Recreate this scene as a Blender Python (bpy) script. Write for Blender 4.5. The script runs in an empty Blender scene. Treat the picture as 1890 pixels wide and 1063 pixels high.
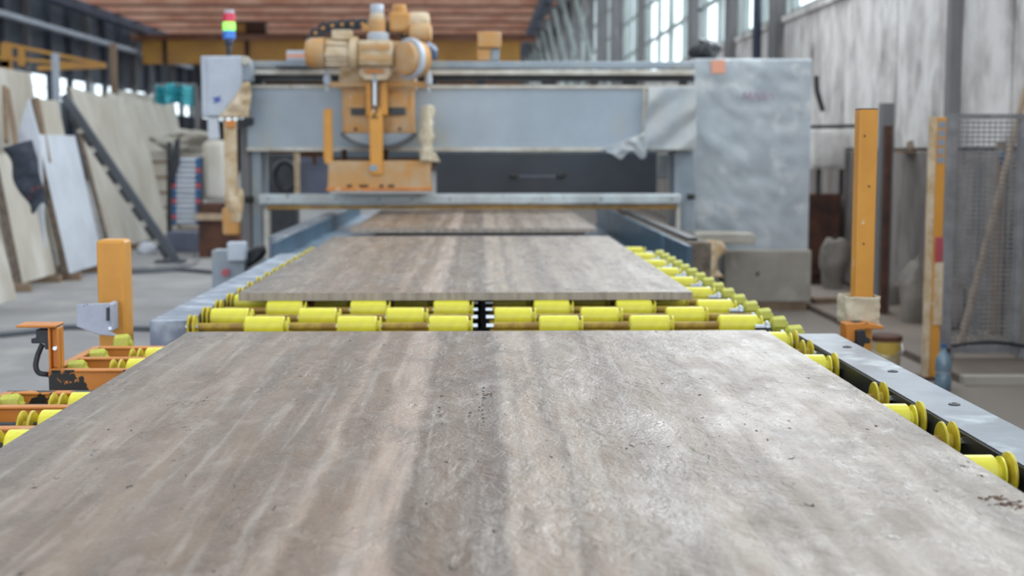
import bpy, bmesh, math, random
from mathutils import Vector, Matrix, noise
random.seed(7)
S = bpy.context.scene
col = S.collection
# ------------------------------------------------------------------ camera
F, CX, CY = 2500.0, 945.0, 531.5
CAMZ = 1.45
PITCH = math.atan(253.5/F); YAW = math.atan(59/2515)
cd = bpy.data.cameras.new('camera'); cam = bpy.data.objects.new('camera', cd); col.objects.link(cam)
cd.sensor_width = 36; cd.lens = F/1890*36
cam.location = (0, 0, CAMZ)
cam.rotation_euler = (math.pi/2-PITCH, 0, -YAW)
cd.dof.use_dof = True; cd.dof.focus_distance = 2.95; cd.dof.aperture_fstop = 3.6
cd.clip_end = 500
S.camera = cam
# ------------------------------------------------------------------ world
w = bpy.data.worlds.new('sky'); S.world = w; w.use_nodes = True
nt = w.node_tree; bg = nt.nodes['Background']
bg.inputs[0].default_value = (0.86, 0.93, 1.0, 1); bg.inputs[1].default_value = 2.6
S.view_settings.view_transform = 'Standard'; S.view_settings.look = 'None'
S.view_settings.gamma = 1; S.view_settings.exposure = 0.0
try: S.view_settings.use_curve_mapping = False
except Exception: pass
def area(name, loc, target, sx, sy, power, color=(0.93, 0.97, 1.0)):
    l = bpy.data.lights.new(name, 'AREA'); l.shape = 'RECTANGLE'; l.size = sx; l.size_y = sy
    l.energy = power; l.color = color
    o = bpy.data.objects.new(name, l); col.objects.link(o); o.location = loc
    o.rotation_euler = (Vector(target)-Vector(loc)).to_track_quat('-Z', 'Y').to_euler()
    return o
# daylight coming in through the long window band in the right-hand wall
area('window_daylight', (4.9, 10, 5.2), (0, 8, 1.2), 16, 3.6, 900)

# ------------------------------------------------------------------ pixel -> place
R = cam.rotation_euler.to_matrix()
def ray(px, py): return R @ Vector(((px-CX)/F, -(py-CY)/F, -1))
def at(px, py, Y):
    d = ray(px, py); return Vector((0, 0, CAMZ)) + d*(Y/d.y)
def atz(px, py, z):
    d = ray(px, py); return Vector((0, 0, CAMZ)) + d*((z-CAMZ)/d.z)

# ------------------------------------------------------------------ materials
def lin(h):
    h = h.lstrip('#'); c = [int(h[i:i+2], 16)/255 for i in (0, 2, 4)]
    return tuple(x/12.92 if x <= .04045 else ((x+.055)/1.055)**2.4 for x in c)+(1,)
M = {}
def mat(name, c1, c2=None, rough=.6, metal=0, scale=6, bump=0, bscale=40, stretch=(1, 1, 1), lo=.4, hi=.62, c3=None, s3=3, lo3=.6, hi3=.68, detail=6, coat=0, spec=.5):
    m = bpy.data.materials.new(name); m.use_nodes = True; n = m.node_tree.nodes; L = m.node_tree.links
    b = n['Principled BSDF']; b.inputs['Roughness'].default_value = rough; b.inputs['Metallic'].default_value = metal
    b.inputs['Specular IOR Level'].default_value = spec
    if coat: b.inputs['Coat Weight'].default_value = coat; b.inputs['Coat Roughness'].default_value = .2
    tc = n.new('ShaderNodeTexCoord'); mp = n.new('ShaderNodeMapping'); mp.inputs['Scale'].default_value = stretch
    L.new(tc.outputs['Object'], mp.inputs[0])
    if c2:
        t = n.new('ShaderNodeTexNoise'); t.inputs['Scale'].default_value = scale; t.inputs['Detail'].default_value = detail
        t.inputs['Roughness'].default_value = .62
        L.new(mp.outputs[0], t.inputs[0])
        r = n.new('ShaderNodeMapRange'); r.inputs[1].default_value = lo; r.inputs[2].default_value = hi; L.new(t.outputs[0], r.inputs[0])
        x = n.new('ShaderNodeMix'); x.data_type = 'RGBA'; x.inputs[6].default_value = lin(c1); x.inputs[7].default_value = lin(c2)
        L.new(r.outputs[0], x.inputs[0]); out = x.outputs[2]
        if c3:
            t3 = n.new('ShaderNodeTexNoise'); t3.inputs['Scale'].default_value = s3; t3.inputs['Detail'].default_value = 5
            mp3 = n.new('ShaderNodeMapping'); mp3.inputs['Location'].default_value = (5.3, 2.1, 7.7); mp3.inputs['Scale'].default_value = stretch
            L.new(tc.outputs['Object'], mp3.inputs[0]); L.new(mp3.outputs[0], t3.inputs[0])
            r3 = n.new('ShaderNodeMapRange'); r3.inputs[1].default_value = lo3; r3.inputs[2].default_value = hi3; L.new(t3.outputs[0], r3.inputs[0])
            x3 = n.new('ShaderNodeMix'); x3.data_type = 'RGBA'; L.new(r3.outputs[0], x3.inputs[0]); L.new(out, x3.inputs[6]); x3.inputs[7].default_value = lin(c3)
            out = x3.outputs[2]
        L.new(out, b.inputs['Base Color'])
    else: b.inputs['Base Color'].default_value = lin(c1)
    if bump:
        t2 = n.new('ShaderNodeTexNoise'); t2.inputs['Scale'].default_value = bscale; t2.inputs['Detail'].default_value = 5
        L.new(mp.outputs[0], t2.inputs[0]); bp = n.new('ShaderNodeBump'); bp.inputs['Strength'].default_value = 1; bp.inputs['Distance'].default_value = bump
        L.new(t2.outputs[0], bp.inputs['Height']); L.new(bp.outputs[0], b.inputs['Normal'])
    M[name] = m; return m
def emis(name, c, s):
    m = bpy.data.materials.new(name); m.use_nodes = True; b = m.node_tree.nodes['Principled BSDF']
    b.inputs['Base Color'].default_value = lin(c); b.inputs['Emission Color'].default_value = lin(c); b.inputs['Emission Strength'].default_value = s
    b.inputs['Roughness'].default_value = .2
    M[name] = m; return m

mat('yellow_plastic', 'E6E03A', 'D6CC42', rough=.32, scale=9, c3='B9A860', s3=14, lo3=.62, hi3=.72, bump=.0006, bscale=60)
mat('yellow_cap', 'C2C23E', 'A8A640', rough=.5, scale=20, c3='6F6A3C', s3=30, lo3=.6, hi3=.7)
mat('yellow_flange', 'C9B82E', 'B09A2C', rough=.4, scale=25)
mat('orange_paint', 'CC7E2C', 'B8712E', rough=.45, scale=7, c3='C9A27C', s3=11, lo3=.62, hi3=.7)
mat('chipped_orange', 'CC7E2C', 'BC742C', rough=.45, scale=7, c3='17130F', s3=11, lo3=.55, hi3=.56)
mat('amber_post', 'D09238', 'C28530', rough=.45, scale=4, c3='D9CDBD', s3=14, lo3=.69, hi3=.71, stretch=(1, 1, .6))
mat('dusty_orange', 'BE8A4C', 'B69E80', rough=.7, scale=5, lo=.4, hi=.66, c3='8E6236', s3=4, lo3=.62, hi3=.75)
mat('dusty_cream', 'CDBBA2', 'B39770', rough=.8, scale=9, bump=.002)
mat('steel_grey_paint', '8E98A3', '7F8992', rough=.5, scale=3, c3='A9A69C', s3=2.2, lo3=.5, hi3=.68)
mat('beam_paint', 'A2ADB9', '95A1AC', rough=.45, scale=1.4, c3='A8A79A', s3=1.7, lo3=.55, hi3=.72)
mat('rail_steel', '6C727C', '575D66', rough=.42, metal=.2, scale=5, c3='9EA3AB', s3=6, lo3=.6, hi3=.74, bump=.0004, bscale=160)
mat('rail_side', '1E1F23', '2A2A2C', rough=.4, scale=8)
mat('left_rail', '7C8698', '697384', rough=.42, metal=.1, scale=5, stretch=(1, 2.5, 1), c3='B4BCC8', s3=8, lo3=.5, hi3=.66)
mat('shaft_steel', 'B8BDC4', rough=.25, metal=1)
mat('dark_steel', '26282D', '3A3A3D', rough=.5, scale=8)
mat('black_rubber', '1A1C22', '2A2C33', rough=.5, scale=12)
mat('cream_metal', 'C9C6BE', 'AFA79A', rough=.5, scale=5, c3='8B6B4A', s3=9, lo3=.66, hi3=.74)
mat('bar_paint', 'BFC8CC', 'A9AFB0', rough=.5, scale=5, c3='7C6C5A', s3=14, lo3=.66, hi3=.72)
mat('cabinet_white', 'B7BEC9', 'A5ACB8', rough=.45, scale=2)
mat('plastic_wrap', 'B4BABF', 'A2A9B0', rough=.38, scale=2.4, c3='D2D4D4', s3=5, lo3=.58, hi3=.75, bump=.012, bscale=4.5)
mat('plastic_film', 'A3AAB1', 'B6B8B6', rough=.35, scale=3, bump=.01, bscale=7)
mat('cream_cloth', 'C9BEA8', 'B5A78E', rough=.9, scale=14, bump=.004, bscale=40)
mat('teal_trough', '3C586B', '35485A', rough=.35, scale=2, c3='6E8394', s3=4, lo3=.55, hi3=.7)
mat('lit_trough', '6E8396', '566C80', rough=.3, scale=2, c3='8FA3B4', s3=4, lo3=.5, hi3=.7)  # lighter copy of the trough paint, with light on the left painted in
mat('concrete_floor', '908E8F', '817D7C', rough=.75, scale=.7, c3='9C9894', s3=2.3, lo3=.5, hi3=.7, bump=.003, bscale=20)
mat('wet_brown_concrete', '66594F', '786A60', rough=.7, scale=1.4, bump=.003, bscale=12)
mat('concrete_wall', 'DEDAD7', 'B3ADAA', rough=.85, scale=2.6, lo=.42, hi=.64, stretch=(1, 1, .6), c3='7C7472', s3=3.3, lo3=.56, hi3=.76, bump=.004, bscale=9, detail=9)
mat('stained_wall', '8E8783', '6E6662', rough=.9, scale=2.2, lo=.42, hi=.62, stretch=(1, 1, .4), c3='4C443F', s3=2.6, lo3=.54, hi3=.7, bump=.004, bscale=9)
mat('grey_column', '7D7B7C', '6C6A6C', rough=.8, scale=2, stretch=(1, 1, .3), c3='918E8C', s3=3)
mat('dark_left_wall', '3E434D', '565A62', rough=.8, scale=.35, stretch=(1, 1, .5))
mat('far_wall', '8A6650', '9A7A60', rough=.9, scale=.2)
mat('rust_roof', '9A6A56', 'AE8472', rough=.85, scale=.3, c3='6B4435', s3=.5, lo3=.5, hi3=.7)
mat('rust_beam', '8E5C48', 'A57C68', rough=.85, scale=.5)
mat('blue_steel', '2F3647', '3C4458', rough=.6, scale=.8)
mat('crane_yellow', 'CF9A4A', 'BC8A4E', rough=.6, scale=.5)
mat('rust', '5A3A2C', '3B2A26', rough=.9, scale=4)
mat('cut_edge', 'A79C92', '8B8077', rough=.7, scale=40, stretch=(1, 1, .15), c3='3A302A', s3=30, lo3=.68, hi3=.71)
mat('stone_block', 'A8A298', '9A9389', rough=.85, scale=3, c3='B9B4AB', s3=2, bump=.003, bscale=25)
mat('rubble', '8F8880', '7A736C', rough=.9, scale=5, bump=.01, bscale=12)
mat('marble_white', 'C6C6C8', 'B4B2B0', rough=.5, scale=2.2, stretch=(1, 1, .5))
mat('marble_cream', 'BDB6AB', 'ABA294', rough=.6, scale=2, stretch=(1, 1, .5), c3='CFCAC2', s3=1.7, lo3=.5, hi3=.7)
mat('marble_blue', 'C2C7D0', 'B6BAC3', rough=.45, scale=2)
mat('stone_edge', '7E7064', '5F544B', rough=.9, scale=12)
mat('wood', '8D7762', '75614F', rough=.85, scale=6, stretch=(1, 1, .2))
mat('pale_wood', 'B29C84', 'A08A72', rough=.8, scale=6, stretch=(1, 1, .2))
mat('dark_cloth', '2A2F3A', '3F4550', rough=.9, scale=10, c3='8A3B40', s3=6, lo3=.68, hi3=.7, bump=.01, bscale=14)
mat('cyan_tarp', '3FA7B4', '58B9C4', rough=.5, scale=2)
mat('lilac_plate', 'A9AEBE', '9BA0B2', rough=.45, scale=12, c3='6A5850', s3=38, lo3=.66, hi3=.69)
mat('blue_plastic', '2E5F8C', '274F78', rough=.4, scale=8)
mat('red_plastic', 'A84650', rough=.35)
mat('brown_yellow', 'B79E34', '8C6C2A', rough=.5, scale=12)
mat('water_bottle', '6E8494', '5A7080', rough=.15, scale=7, spec=.8)
mat('mesh_steel', '8B8A8C', '77767A', rough=.6, scale=9)
mat('purple_panel', '6F7386', '62667A', rough=.6, scale=3)
mat('dark_panel', '4C5058', '43474E', rough=.5, scale=1.5)
mat('window_frame', 'A8B0AE', '98A09F', rough=.7, scale=2)
mat('tub_yellow', 'BFA24A', 'A8A39A', rough=.6, scale=4, lo=.45, hi=.55)
mat('marker_orange', 'DB9A80', rough=.7); mat('marker_pink', 'A893A4', rough=.8)
mat('ink', '1E1A18', rough=.6); mat('logo_blue', '3C4F9E', rough=.5); mat('logo_white', 'D8DADE', rough=.5)
mat('amber_strip', 'B48A35', '8F6A2A', rough=.5, scale=8)
mat('crumb_brown', '6B5140', '4A392F', rough=.9, scale=60)
mat('marble_crumb', 'E2DFDA', rough=.6)
mat('tin_blue', '4B5E7C', '3D4E68', rough=.4, scale=12)
emis('lamp_red', 'C0304A', .25); emis('lamp_green', '8CE05C', 1.2); emis('lamp_blue', '3B74C8', .25)
# window glass: thin clear pane
def glass():
    m = bpy.data.materials.new('window_glass'); m.use_nodes = True; n = m.node_tree.nodes; L = m.node_tree.links
    n.clear(); o = n.new('ShaderNodeOutputMaterial'); t = n.new('ShaderNodeBsdfTransparent'); g = n.new('ShaderNodeBsdfGlossy')
    t.inputs[0].default_value = (.95, .98, .98, 1); g.inputs['Roughness'].default_value = .05
    mx = n.new('ShaderNodeMixShader'); mx.inputs[0].default_value = .06
    L.new(t.outputs[0], mx.inputs[1]); L.new(g.outputs[0], mx.inputs[2]); L.new(mx.outputs[0], o.inputs[0]); M['glass'] = m
glass()
# brown stone dust trodden into the floor on the right of the conveyor
def floor_dust():
    m = M['concrete_floor']; n = m.node_tree.nodes; L = m.node_tree.links; b = n['Principled BSDF']
    src = b.inputs['Base Color'].links[0].from_socket
    tc = n.new('ShaderNodeTexCoord'); sp = n.new('ShaderNodeSeparateXYZ'); L.new(tc.outputs['Object'], sp.inputs[0])
    t = n.new('ShaderNodeTexNoise'); t.inputs['Scale'].default_value = 1.3; t.inputs['Detail'].default_value = 6; L.new(tc.outputs['Object'], t.inputs[0])
    a = n.new('ShaderNodeMath'); a.operation = 'MULTIPLY_ADD'; L.new(t.outputs[0], a.inputs[0]); a.inputs[1].default_value = 2.0; L.new(sp.outputs[0], a.inputs[2])
    r = n.new('ShaderNodeMapRange'); r.inputs[1].default_value = 1.6; r.inputs[2].default_value = 3.2; r.inputs[4].default_value = .85; L.new(a.outputs[0], r.inputs[0])
    x = n.new('ShaderNodeMix'); x.data_type = 'RGBA'; L.new(r.outputs[0], x.inputs[0]); L.new(src, x.inputs[6]); x.inputs[7].default_value = lin('75695F')
    L.new(x.outputs[2], b.inputs['Base Color'])
floor_dust()
# travertine
def travertine(name='travertine', shift=0.0):
    m = bpy.data.materials.new(name); m.use_nodes = True; n = m.node_tree.nodes; L = m.node_tree.links
    b = n['Principled BSDF']
    tc = n.new('ShaderNodeTexCoord')
    def noise_(scale, st=(1, 1, 1), det=6, rg=.6, loc=(0, 0, 0), dist=0):
        mp = n.new('ShaderNodeMapping'); mp.inputs['Scale'].default_value = st; mp.inputs['Location'].default_value = loc
        L.new(tc.outputs['Object'], mp.inputs[0]); t = n.new('ShaderNodeTexNoise'); t.inputs['Scale'].default_value = scale
        t.inputs['Detail'].default_value = det; t.inputs['Roughness'].default_value = rg; t.inputs['Distortion'].default_value = dist
        L.new(mp.outputs[0], t.inputs[0]); return t.outputs[0]
    def math_(op, a, c=None, d=None):
        x = n.new('ShaderNodeMath'); x.operation = op
        for i, v in enumerate((a, c, d)):
            if v is None: continue
            if isinstance(v, (int, float)): x.inputs[i].default_value = v
            else: L.new(v, x.inputs[i])
        return x.outputs[0]
    def rng(v, a, c, lo=0, hi=1):
        r = n.new('ShaderNodeMapRange'); L.new(v, r.inputs[0]); r.inputs[1].default_value = a; r.inputs[2].default_value = c
        r.inputs[3].default_value = lo; r.inputs[4].default_value = hi; return r.outputs[0]
    def mixc(f, a, c, bt='MIX'):
        x = n.new('ShaderNodeMix'); x.data_type = 'RGBA'; x.blend_type = bt
        for i, v in ((0, f), (6, a), (7, c)):
            if isinstance(v, (int, float)): x.inputs[i].default_value = v
            elif isinstance(v, tuple): x.inputs[i].default_value = v
            else: L.new(v, x.inputs[i])
        return x.outputs[2]
    sp = n.new('ShaderNodeSeparateXYZ'); L.new(tc.outputs['Object'], sp.inputs[0])
    warp = math_('MULTIPLY_ADD', noise_(2.2, (1, .7, 1), 3), .10, -.05)
    warp2 = math_('MULTIPLY_ADD', noise_(16, (1, .45, 1), 5, .65), .026, -.013)
    warp3 = math_('MULTIPLY_ADD', noise_(90, (1, .35, 1), 4, .6, (3, 1, 0)), .008, -.004)
    x = math_('ADD', math_('ADD', math_('ADD', sp.outputs[0], warp), warp2), math_('ADD', warp3, shift))
    # u: -0.9..0.9 -> 0..1
    u = math_('MULTIPLY_ADD', x, 1/1.8, .5)
    cr = n.new('ShaderNodeValToRGB'); L.new(u, cr.inputs[0])
    def grade(c):
        v = lin(c); g = (v[0]+v[1]+v[2])/3; k = (g/.20)**1.4*.20*.82
        return (k*(1+(v[0]/g-1)*1.75), k*(1+(v[1]/g-1)*1.3), k*(1+(v[2]/g-1)*1.6), 1)
    stops = [(-.86, '77706B'), (-.80, '7E756E'), (-.70, '8F837A'), (-.62, '7A6C62'), (-.56, '8A7C71'), (-.48, '786A60'), (-.42, '857669'),
             (-.37, '75665B'), (-.30, '7C6D62'), (-.275, '9A8B80'), (-.255, '7A695D'), (-.205, '806F63'), (-.185, '9E8F85'), (-.13, 'A1938A'), (-.11, '6E5E54'),
             (-.06, '7A6A5E'), (0, '6C5B50'), (.035, '665850'), (.055, '968A80'), (.12, '9A8D82'), (.14, '7C7068'), (.17, '92867C'), (.25, '85786E'), (.29, '74685F'),
             (.36, '8E8379'), (.44, '81756C'), (.52, '938980'), (.6, '867B73'), (.7, '9A9189'), (.80, '8D847C'), (.88, '9D958D')]
    e = cr.color_ramp.elements
    for i, (p, c) in enumerate(stops):
        q = e[i] if i < 2 and i < len(e) else e.new(p/1.8+.5)
        q.position = p/1.8+.5; q.color = grade(c)
    # fine lamination
    lam = noise_(30, (1, .05, 1), 6, .65, (0, 0, 0), .3)
    c = mixc(rng(lam, .44, .68, 0, .6), cr.outputs[0], (0.12, .088, .066, 1))
    lam2 = noise_(38, (1, .045, 1), 5, .65, (1, 4, 0), .3)
    c = mixc(rng(lam2, .52, .70, 0, .5), c, (0.42, .36, .315, 1))
    blot = noise_(7, (1, .4, 1), 6, .62, (2, 9, 1), .8)
    c = mixc(rng(blot, .5, .68, 0, .6), c, (0.095, .064, .046, 1))
    blot2 = noise_(13, (1, .35, 1), 6, .65, (7, 3, 1), 1.6)
    c = mixc(rng(blot2, .54, .68, 0, .38), c, (0.36, .30, .26, 1))
    # small voids
    vo = noise_(75, (1, .4, 1), 3, .5, (0, 5, 2), .8)
    reg = noise_(3.1, (1, .6, 1), 3, .5, (9, 2, 5))
    vm = math_('MULTIPLY', rng(vo, .70, .73), rng(reg, .46, .54))
    c = mixc(vm, c, (.03, .02, .015, 1))
    # whitish slurry plus painted specular glints, more towards the right side of the slab
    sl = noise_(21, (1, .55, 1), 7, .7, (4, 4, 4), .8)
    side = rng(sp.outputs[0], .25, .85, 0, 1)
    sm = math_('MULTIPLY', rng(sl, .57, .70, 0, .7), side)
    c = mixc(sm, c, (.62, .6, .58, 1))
    L.new(c, b.inputs['Base Color'])
    rr = math_('ADD', rng(noise_(12, (1, .4, 1), 5, .6, (2, 2, 2)), .35, .65, .26, .5), math_('MULTIPLY', vm, .3))
    L.new(rr, b.inputs['Roughness']); b.inputs['Specular IOR Level'].default_value = .45
    h1 = noise_(130, (1, .6, 1), 3, .55, (1, 1, 1), .4); h2 = noise_(24, (1, .6, 1), 5, .55, (6, 1, 1), 1.1); h3 = noise_(7, (1, .5, 1), 3, .5)
    zone = rng(noise_(5, (1, .4, 1), 3, .5, (3, 7, 1)), .42, .60)
    curl = noise_(42, (1, .7, 1), 3, .5, (8, 8, 1), 3.0)
    rg = rng(math_('ABSOLUTE', math_('SUBTRACT', curl, .5)), 0, .07, 1, 0)
    h = math_('ADD', math_('ADD', math_('MULTIPLY', h1, .22), math_('MULTIPLY', math_('MULTIPLY', h2, 1.0), math_('MULTIPLY_ADD', zone, .7, .3))), math_('ADD', math_('MULTIPLY', h3, .9), math_('MULTIPLY', math_('MULTIPLY', rg, zone), .035)))
    h = math_('SUBTRACT', h, math_('MULTIPLY', vm, .8))
    bp = n.new('ShaderNodeBump'); bp.inputs['Strength'].default_value = 1; bp.inputs['Distance'].default_value = .0105
    L.new(h, bp.inputs['Height']); L.new(bp.outputs[0], b.inputs['Normal'])
    M[name] = m; return m
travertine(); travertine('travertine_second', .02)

# ------------------------------------------------------------------ mesh building
ORG = {}
class MB:
    def __init__(s): s.v = []; s.f = []
    def add(s, vs, fs):
        k = len(s.v); s.v += [tuple(x) for x in vs]; s.f += [tuple(i+k for i in f) for f in fs]; return s
    def box(s, x0, x1, y0, y1, z0, z1):
        return s.add([(x0, y0, z0), (x1, y0, z0), (x1, y1, z0), (x0, y1, z0), (x0, y0, z1), (x1, y0, z1), (x1, y1, z1), (x0, y1, z1)],
                     [(0, 3, 2, 1), (4, 5, 6, 7), (0, 1, 5, 4), (1, 2, 6, 5), (2, 3, 7, 6), (3, 0, 4, 7)])
    def pbox(s, a, b, c, d, Y, dep):      # pixel rectangle (left, top, right, bottom) of a front face standing at distance Y
        p = at(a, (b+d)/2, Y); q = at(c, (b+d)/2, Y); t = at((a+c)/2, b, Y); u = at((a+c)/2, d, Y)
        return s.box(p.x, q.x, Y, Y+dep, u.z, t.z)
    def cyl(s, p, q, r, r2=None, n=16, cap=True, rot=0):
        p = Vector(p); q = Vector(q); r2 = r if r2 is None else r2; a = (q-p).normalized()
        u = a.orthogonal().normalized(); w = a.cross(u)
        vs = []
        for i in range(n):
            t = 2*math.pi*i/n+rot; d = u*math.cos(t)+w*math.sin(t); vs += [p+d*r, q+d*r2]
        fs = [(2*i, 2*((i+1) % n), 2*((i+1) % n)+1, 2*i+1) for i in range(n)]
        if cap: fs += [tuple(2*i for i in range(n))[::-1], tuple(2*i+1 for i in range(n))]
        return s.add(vs, fs)
    def lathe(s, p, axis, prof, n=20):    # prof: (t, r) along axis
        p = Vector(p); a = Vector(axis).normalized(); u = a.orthogonal().normalized(); w = a.cross(u); vs = []; m = len(prof)
        for i in range(n):
            t = 2*math.pi*i/n; d = u*math.cos(t)+w*math.sin(t)
            vs += [p+a*h+d*r for h, r in prof]
        fs = []
        for i in range(n):
            j = (i+1) % n
            fs += [(i*m+k, j*m+k, j*m+k+1, i*m+k+1) for k in range(m-1)]
        fs += [tuple(i*m for i in range(n))[::-1], tuple(i*m+m-1 for i in range(n))]
        return s.add(vs, fs)
    def prism(s, pts, y0, y1):            # pts (x,z)
        n = len(pts); vs = [(x, y0, z) for x, z in pts]+[(x, y1, z) for x, z in pts]
        return s.add(vs, [tuple(range(n)), tuple(range(2*n-1, n-1, -1))]+[(i, i+n, (i+1) % n+n, (i+1) % n) for i in range(n)])
    def pprism(s, pts, Y, dep):
        return s.prism([(at(a, b, Y).x, at(a, b, Y).z) for a, b in pts], Y, Y+dep)
    def xprism(s, pts, x0, x1):           # pts (y,z)
        n = len(pts); vs = [(x0, y, z) for y, z in pts]+[(x1, y, z) for y, z in pts]
        return s.add(vs, [tuple(range(n)), tuple(range(2*n-1, n-1, -1))]+[(i, i+n, (i+1) % n+n, (i+1) % n) for i in range(n)])
    def tube(s, path, r, n=10):
        path = [Vector(p) for p in path]
        pts = []
        for i in range(len(path)-1):      # Catmull-Rom
            p0 = path[max(i-1, 0)]; p1 = path[i]; p2 = path[i+1]; p3 = path[min(i+2, len(path)-1)]
            for k in range(6):
                t = k/6; pts.append(.5*((2*p1)+(p2-p0)*t+(2*p0-5*p1+4*p2-p3)*t*t+(3*p1-p0-3*p2+p3)*t**3))
        pts.append(path[-1]); vs = []; u = None
        for i, p in enumerate(pts):
            a = (pts[min(i+1, len(pts)-1)]-pts[max(i-1, 0)]).normalized()
            if u is None: u = a.orthogonal().normalized()
            u = (u-a*u.dot(a)).normalized(); w = a.cross(u)
            vs += [p+(u*math.cos(2*math.pi*j/n)+w*math.sin(2*math.pi*j/n))*r for j in range(n)]
        fs = [(i*n+j, i*n+(j+1) % n, (i+1)*n+(j+1) % n, (i+1)*n+j) for i in range(len(pts)-1) for j in range(n)]
        fs += [tuple(range(n))[::-1], tuple((len(pts)-1)*n+j for j in range(n))]
        return s.add(vs, fs)
    def hexa(s, q, t):                    # quad of four points thickened by vector t
        q = [Vector(x) for x in q]; t = Vector(t)
        return s.add(q+[p+t for p in q], [(0, 1, 2, 3), (7, 6, 5, 4), (0, 4, 5, 1), (1, 5, 6, 2), (2, 6, 7, 3), (3, 7, 4, 0)])
    def bar(s, p, q, wx, wy):             # rectangular bar between two points
        p = Vector(p); q = Vector(q); a = (q-p).normalized(); ref = Vector((0, 1, 0)) if abs(a.y) < .9 else Vector((0, 0, 1))
        u = a.cross(ref).normalized()*wx/2; w = a.cross(u).normalized()*wy/2
        c = [u+w, -u+w, -u-w, u-w]
        return s.add([p+x for x in c]+[q+x for x in c], [(0, 1, 2, 3), (7, 6, 5, 4), (0, 4, 5, 1), (1, 5, 6, 2), (2, 6, 7, 3), (3, 7, 4, 0)])
    def build(s, name, m, parent=None, bevel=0, loc=None, **tags):
        o0 = Vector(ORG.get(parent.name, (0, 0, 0))) if parent else Vector(loc or (0, 0, 0))
        me = bpy.data.meshes.new(name); me.from_pydata([tuple(Vector(v)-o0) for v in s.v], [], s.f)
        bm = bmesh.new(); bm.from_mesh(me); bmesh.ops.recalc_face_normals(bm, faces=bm.faces); bm.to_mesh(me); bm.free()
        me.shade_smooth(); me.set_sharp_from_angle(angle=math.radians(35))
        me.materials.append(M[m]); o = bpy.data.objects.new(name, me); col.objects.link(o)
        if parent: o.parent = parent
        else: o.location = o0
        ORG[o.name] = o0
        if bevel:
            b = o.modifiers.new('bevel', 'BEVEL'); b.width = bevel; b.segments = 2; b.limit_method = 'ANGLE'; b.angle_limit = math.radians(40)
            b.harden_normals = False
        for k, v in tags.items(): o[k] = v
        return o
def T(o, label, cat, group=None):
    o['label'] = label; o['category'] = cat
    if group: o['group'] = group
    return o
def thing(name, loc, label, cat, group=None):
    o = bpy.data.objects.new(name, None); col.objects.link(o); o.location = loc; o.empty_display_size = .1
    ORG[o.name] = Vector(loc); return T(o, label, cat, group)
def struct(mb, name, m, **k):
    o = mb.build(name, m, **k); o['kind'] = 'structure'; return o
def cloth(fn, nu, nv):                    # grid sheet from fn(u,v)->Vector
    b = MB(); b.v = [tuple(fn(i/nu, j/nv)) for j in range(nv+1) for i in range(nu+1)]
    b.f = [(j*(nu+1)+i, j*(nu+1)+i+1, (j+1)*(nu+1)+i+1, (j+1)*(nu+1)+i) for j in range(nv) for i in range(nu)]
    return b
def solid(o, t):
    s = o.modifiers.new('solid', 'SOLIDIFY'); s.thickness = t; return o
def rock(c, sx, sy, sz, seed=0, sub=3, amp=.35, flat=True):
    bm = bmesh.new(); bmesh.ops.create_icosphere(bm, subdivisions=sub, radius=1)
    for v in bm.verts:
        n_ = noise.noise(v.co*1.1+Vector((seed*7.1, 0, 0)))*amp + noise.noise(v.co*3+Vector((seed, 5, 0)))*amp*.3
        v.co *= 1+n_
        v.co = Vector((c[0]+v.co.x*sx, c[1]+v.co.y*sy, max(c[2]+v.co.z*sz, c[2]-sz*.8)))
    b = MB(); b.v = [tuple(v.co) for v in bm.verts]; b.f = [tuple(x.index for x in f.verts) for f in bm.faces]; bm.free(); return b
def text_mb(ch, size, org, ext=.002):     # flat letters in the XZ plane facing -Y
    cu = bpy.data.curves.new('t', 'FONT'); cu.body = ch; cu.size = size; cu.extrude = ext; cu.align_x = 'CENTER'; cu.align_y = 'CENTER'
    o = bpy.data.objects.new('t', cu); col.objects.link(o); bpy.context.view_layer.update()
    me = bpy.data.meshes.new_from_object(o.evaluated_get(bpy.context.evaluated_depsgraph_get()))
    b = MB(); b.v = [(org[0]+v.co.x, org[1]-v.co.z, org[2]+v.co.y) for v in me.vertices]; b.f = [tuple(p.vertices) for p in me.polygons]
    bpy.data.objects.remove(o); return b

# ================================================================== SETTING
XW = 4.0; XL = -19.5; YF = 122.0
ZT = 9.0        # roof
fl = struct(MB().box(XL, XW+.3, -8, YF, -.12, 0), 'floor', 'concrete_floor')
# right wall: concrete panels below the window band, piece by piece
SILL = 3.13
wr = struct(MB().box(XW+.1, XW+.25, -8, YF, 0, SILL-.02), 'wall_right', 'concrete_wall')
j = [-8, -5, -2.2, .6, 3.4, 6, 8.0, 10.15, 11.7, 13.0, 14.8, 16.6, 18.4]
while j[-1] < 60: j.append(j[-1]+1.9)
for i in range(len(j)-1):
    dx = random.uniform(0, .02)
    MB().box(XW-.02-dx, XW+.1, j[i]+.012, j[i+1]-.012, 1.47, SILL-.02).build('concrete_panel', 'concrete_wall', wr, bevel=.01)
    MB().box(XW-.03-dx, XW+.1, j[i]+.012, j[i+1]-.012, .02, 1.45).build('base_panel', 'stained_wall', wr, bevel=.01)
MB().box(XW-.01, XW+.1, j[-1], YF, 0, SILL-.02).build('wall_base', 'concrete_wall', wr)
MB().box(XW-.06, XW+.26, -8, YF, SILL-.02, SILL+.06).build('sill', 'concrete_wall', wr)
MB().box(XW, XW+.25, -8, YF, 6.9, ZT).build('upper_wall', 'concrete_wall', wr)
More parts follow.
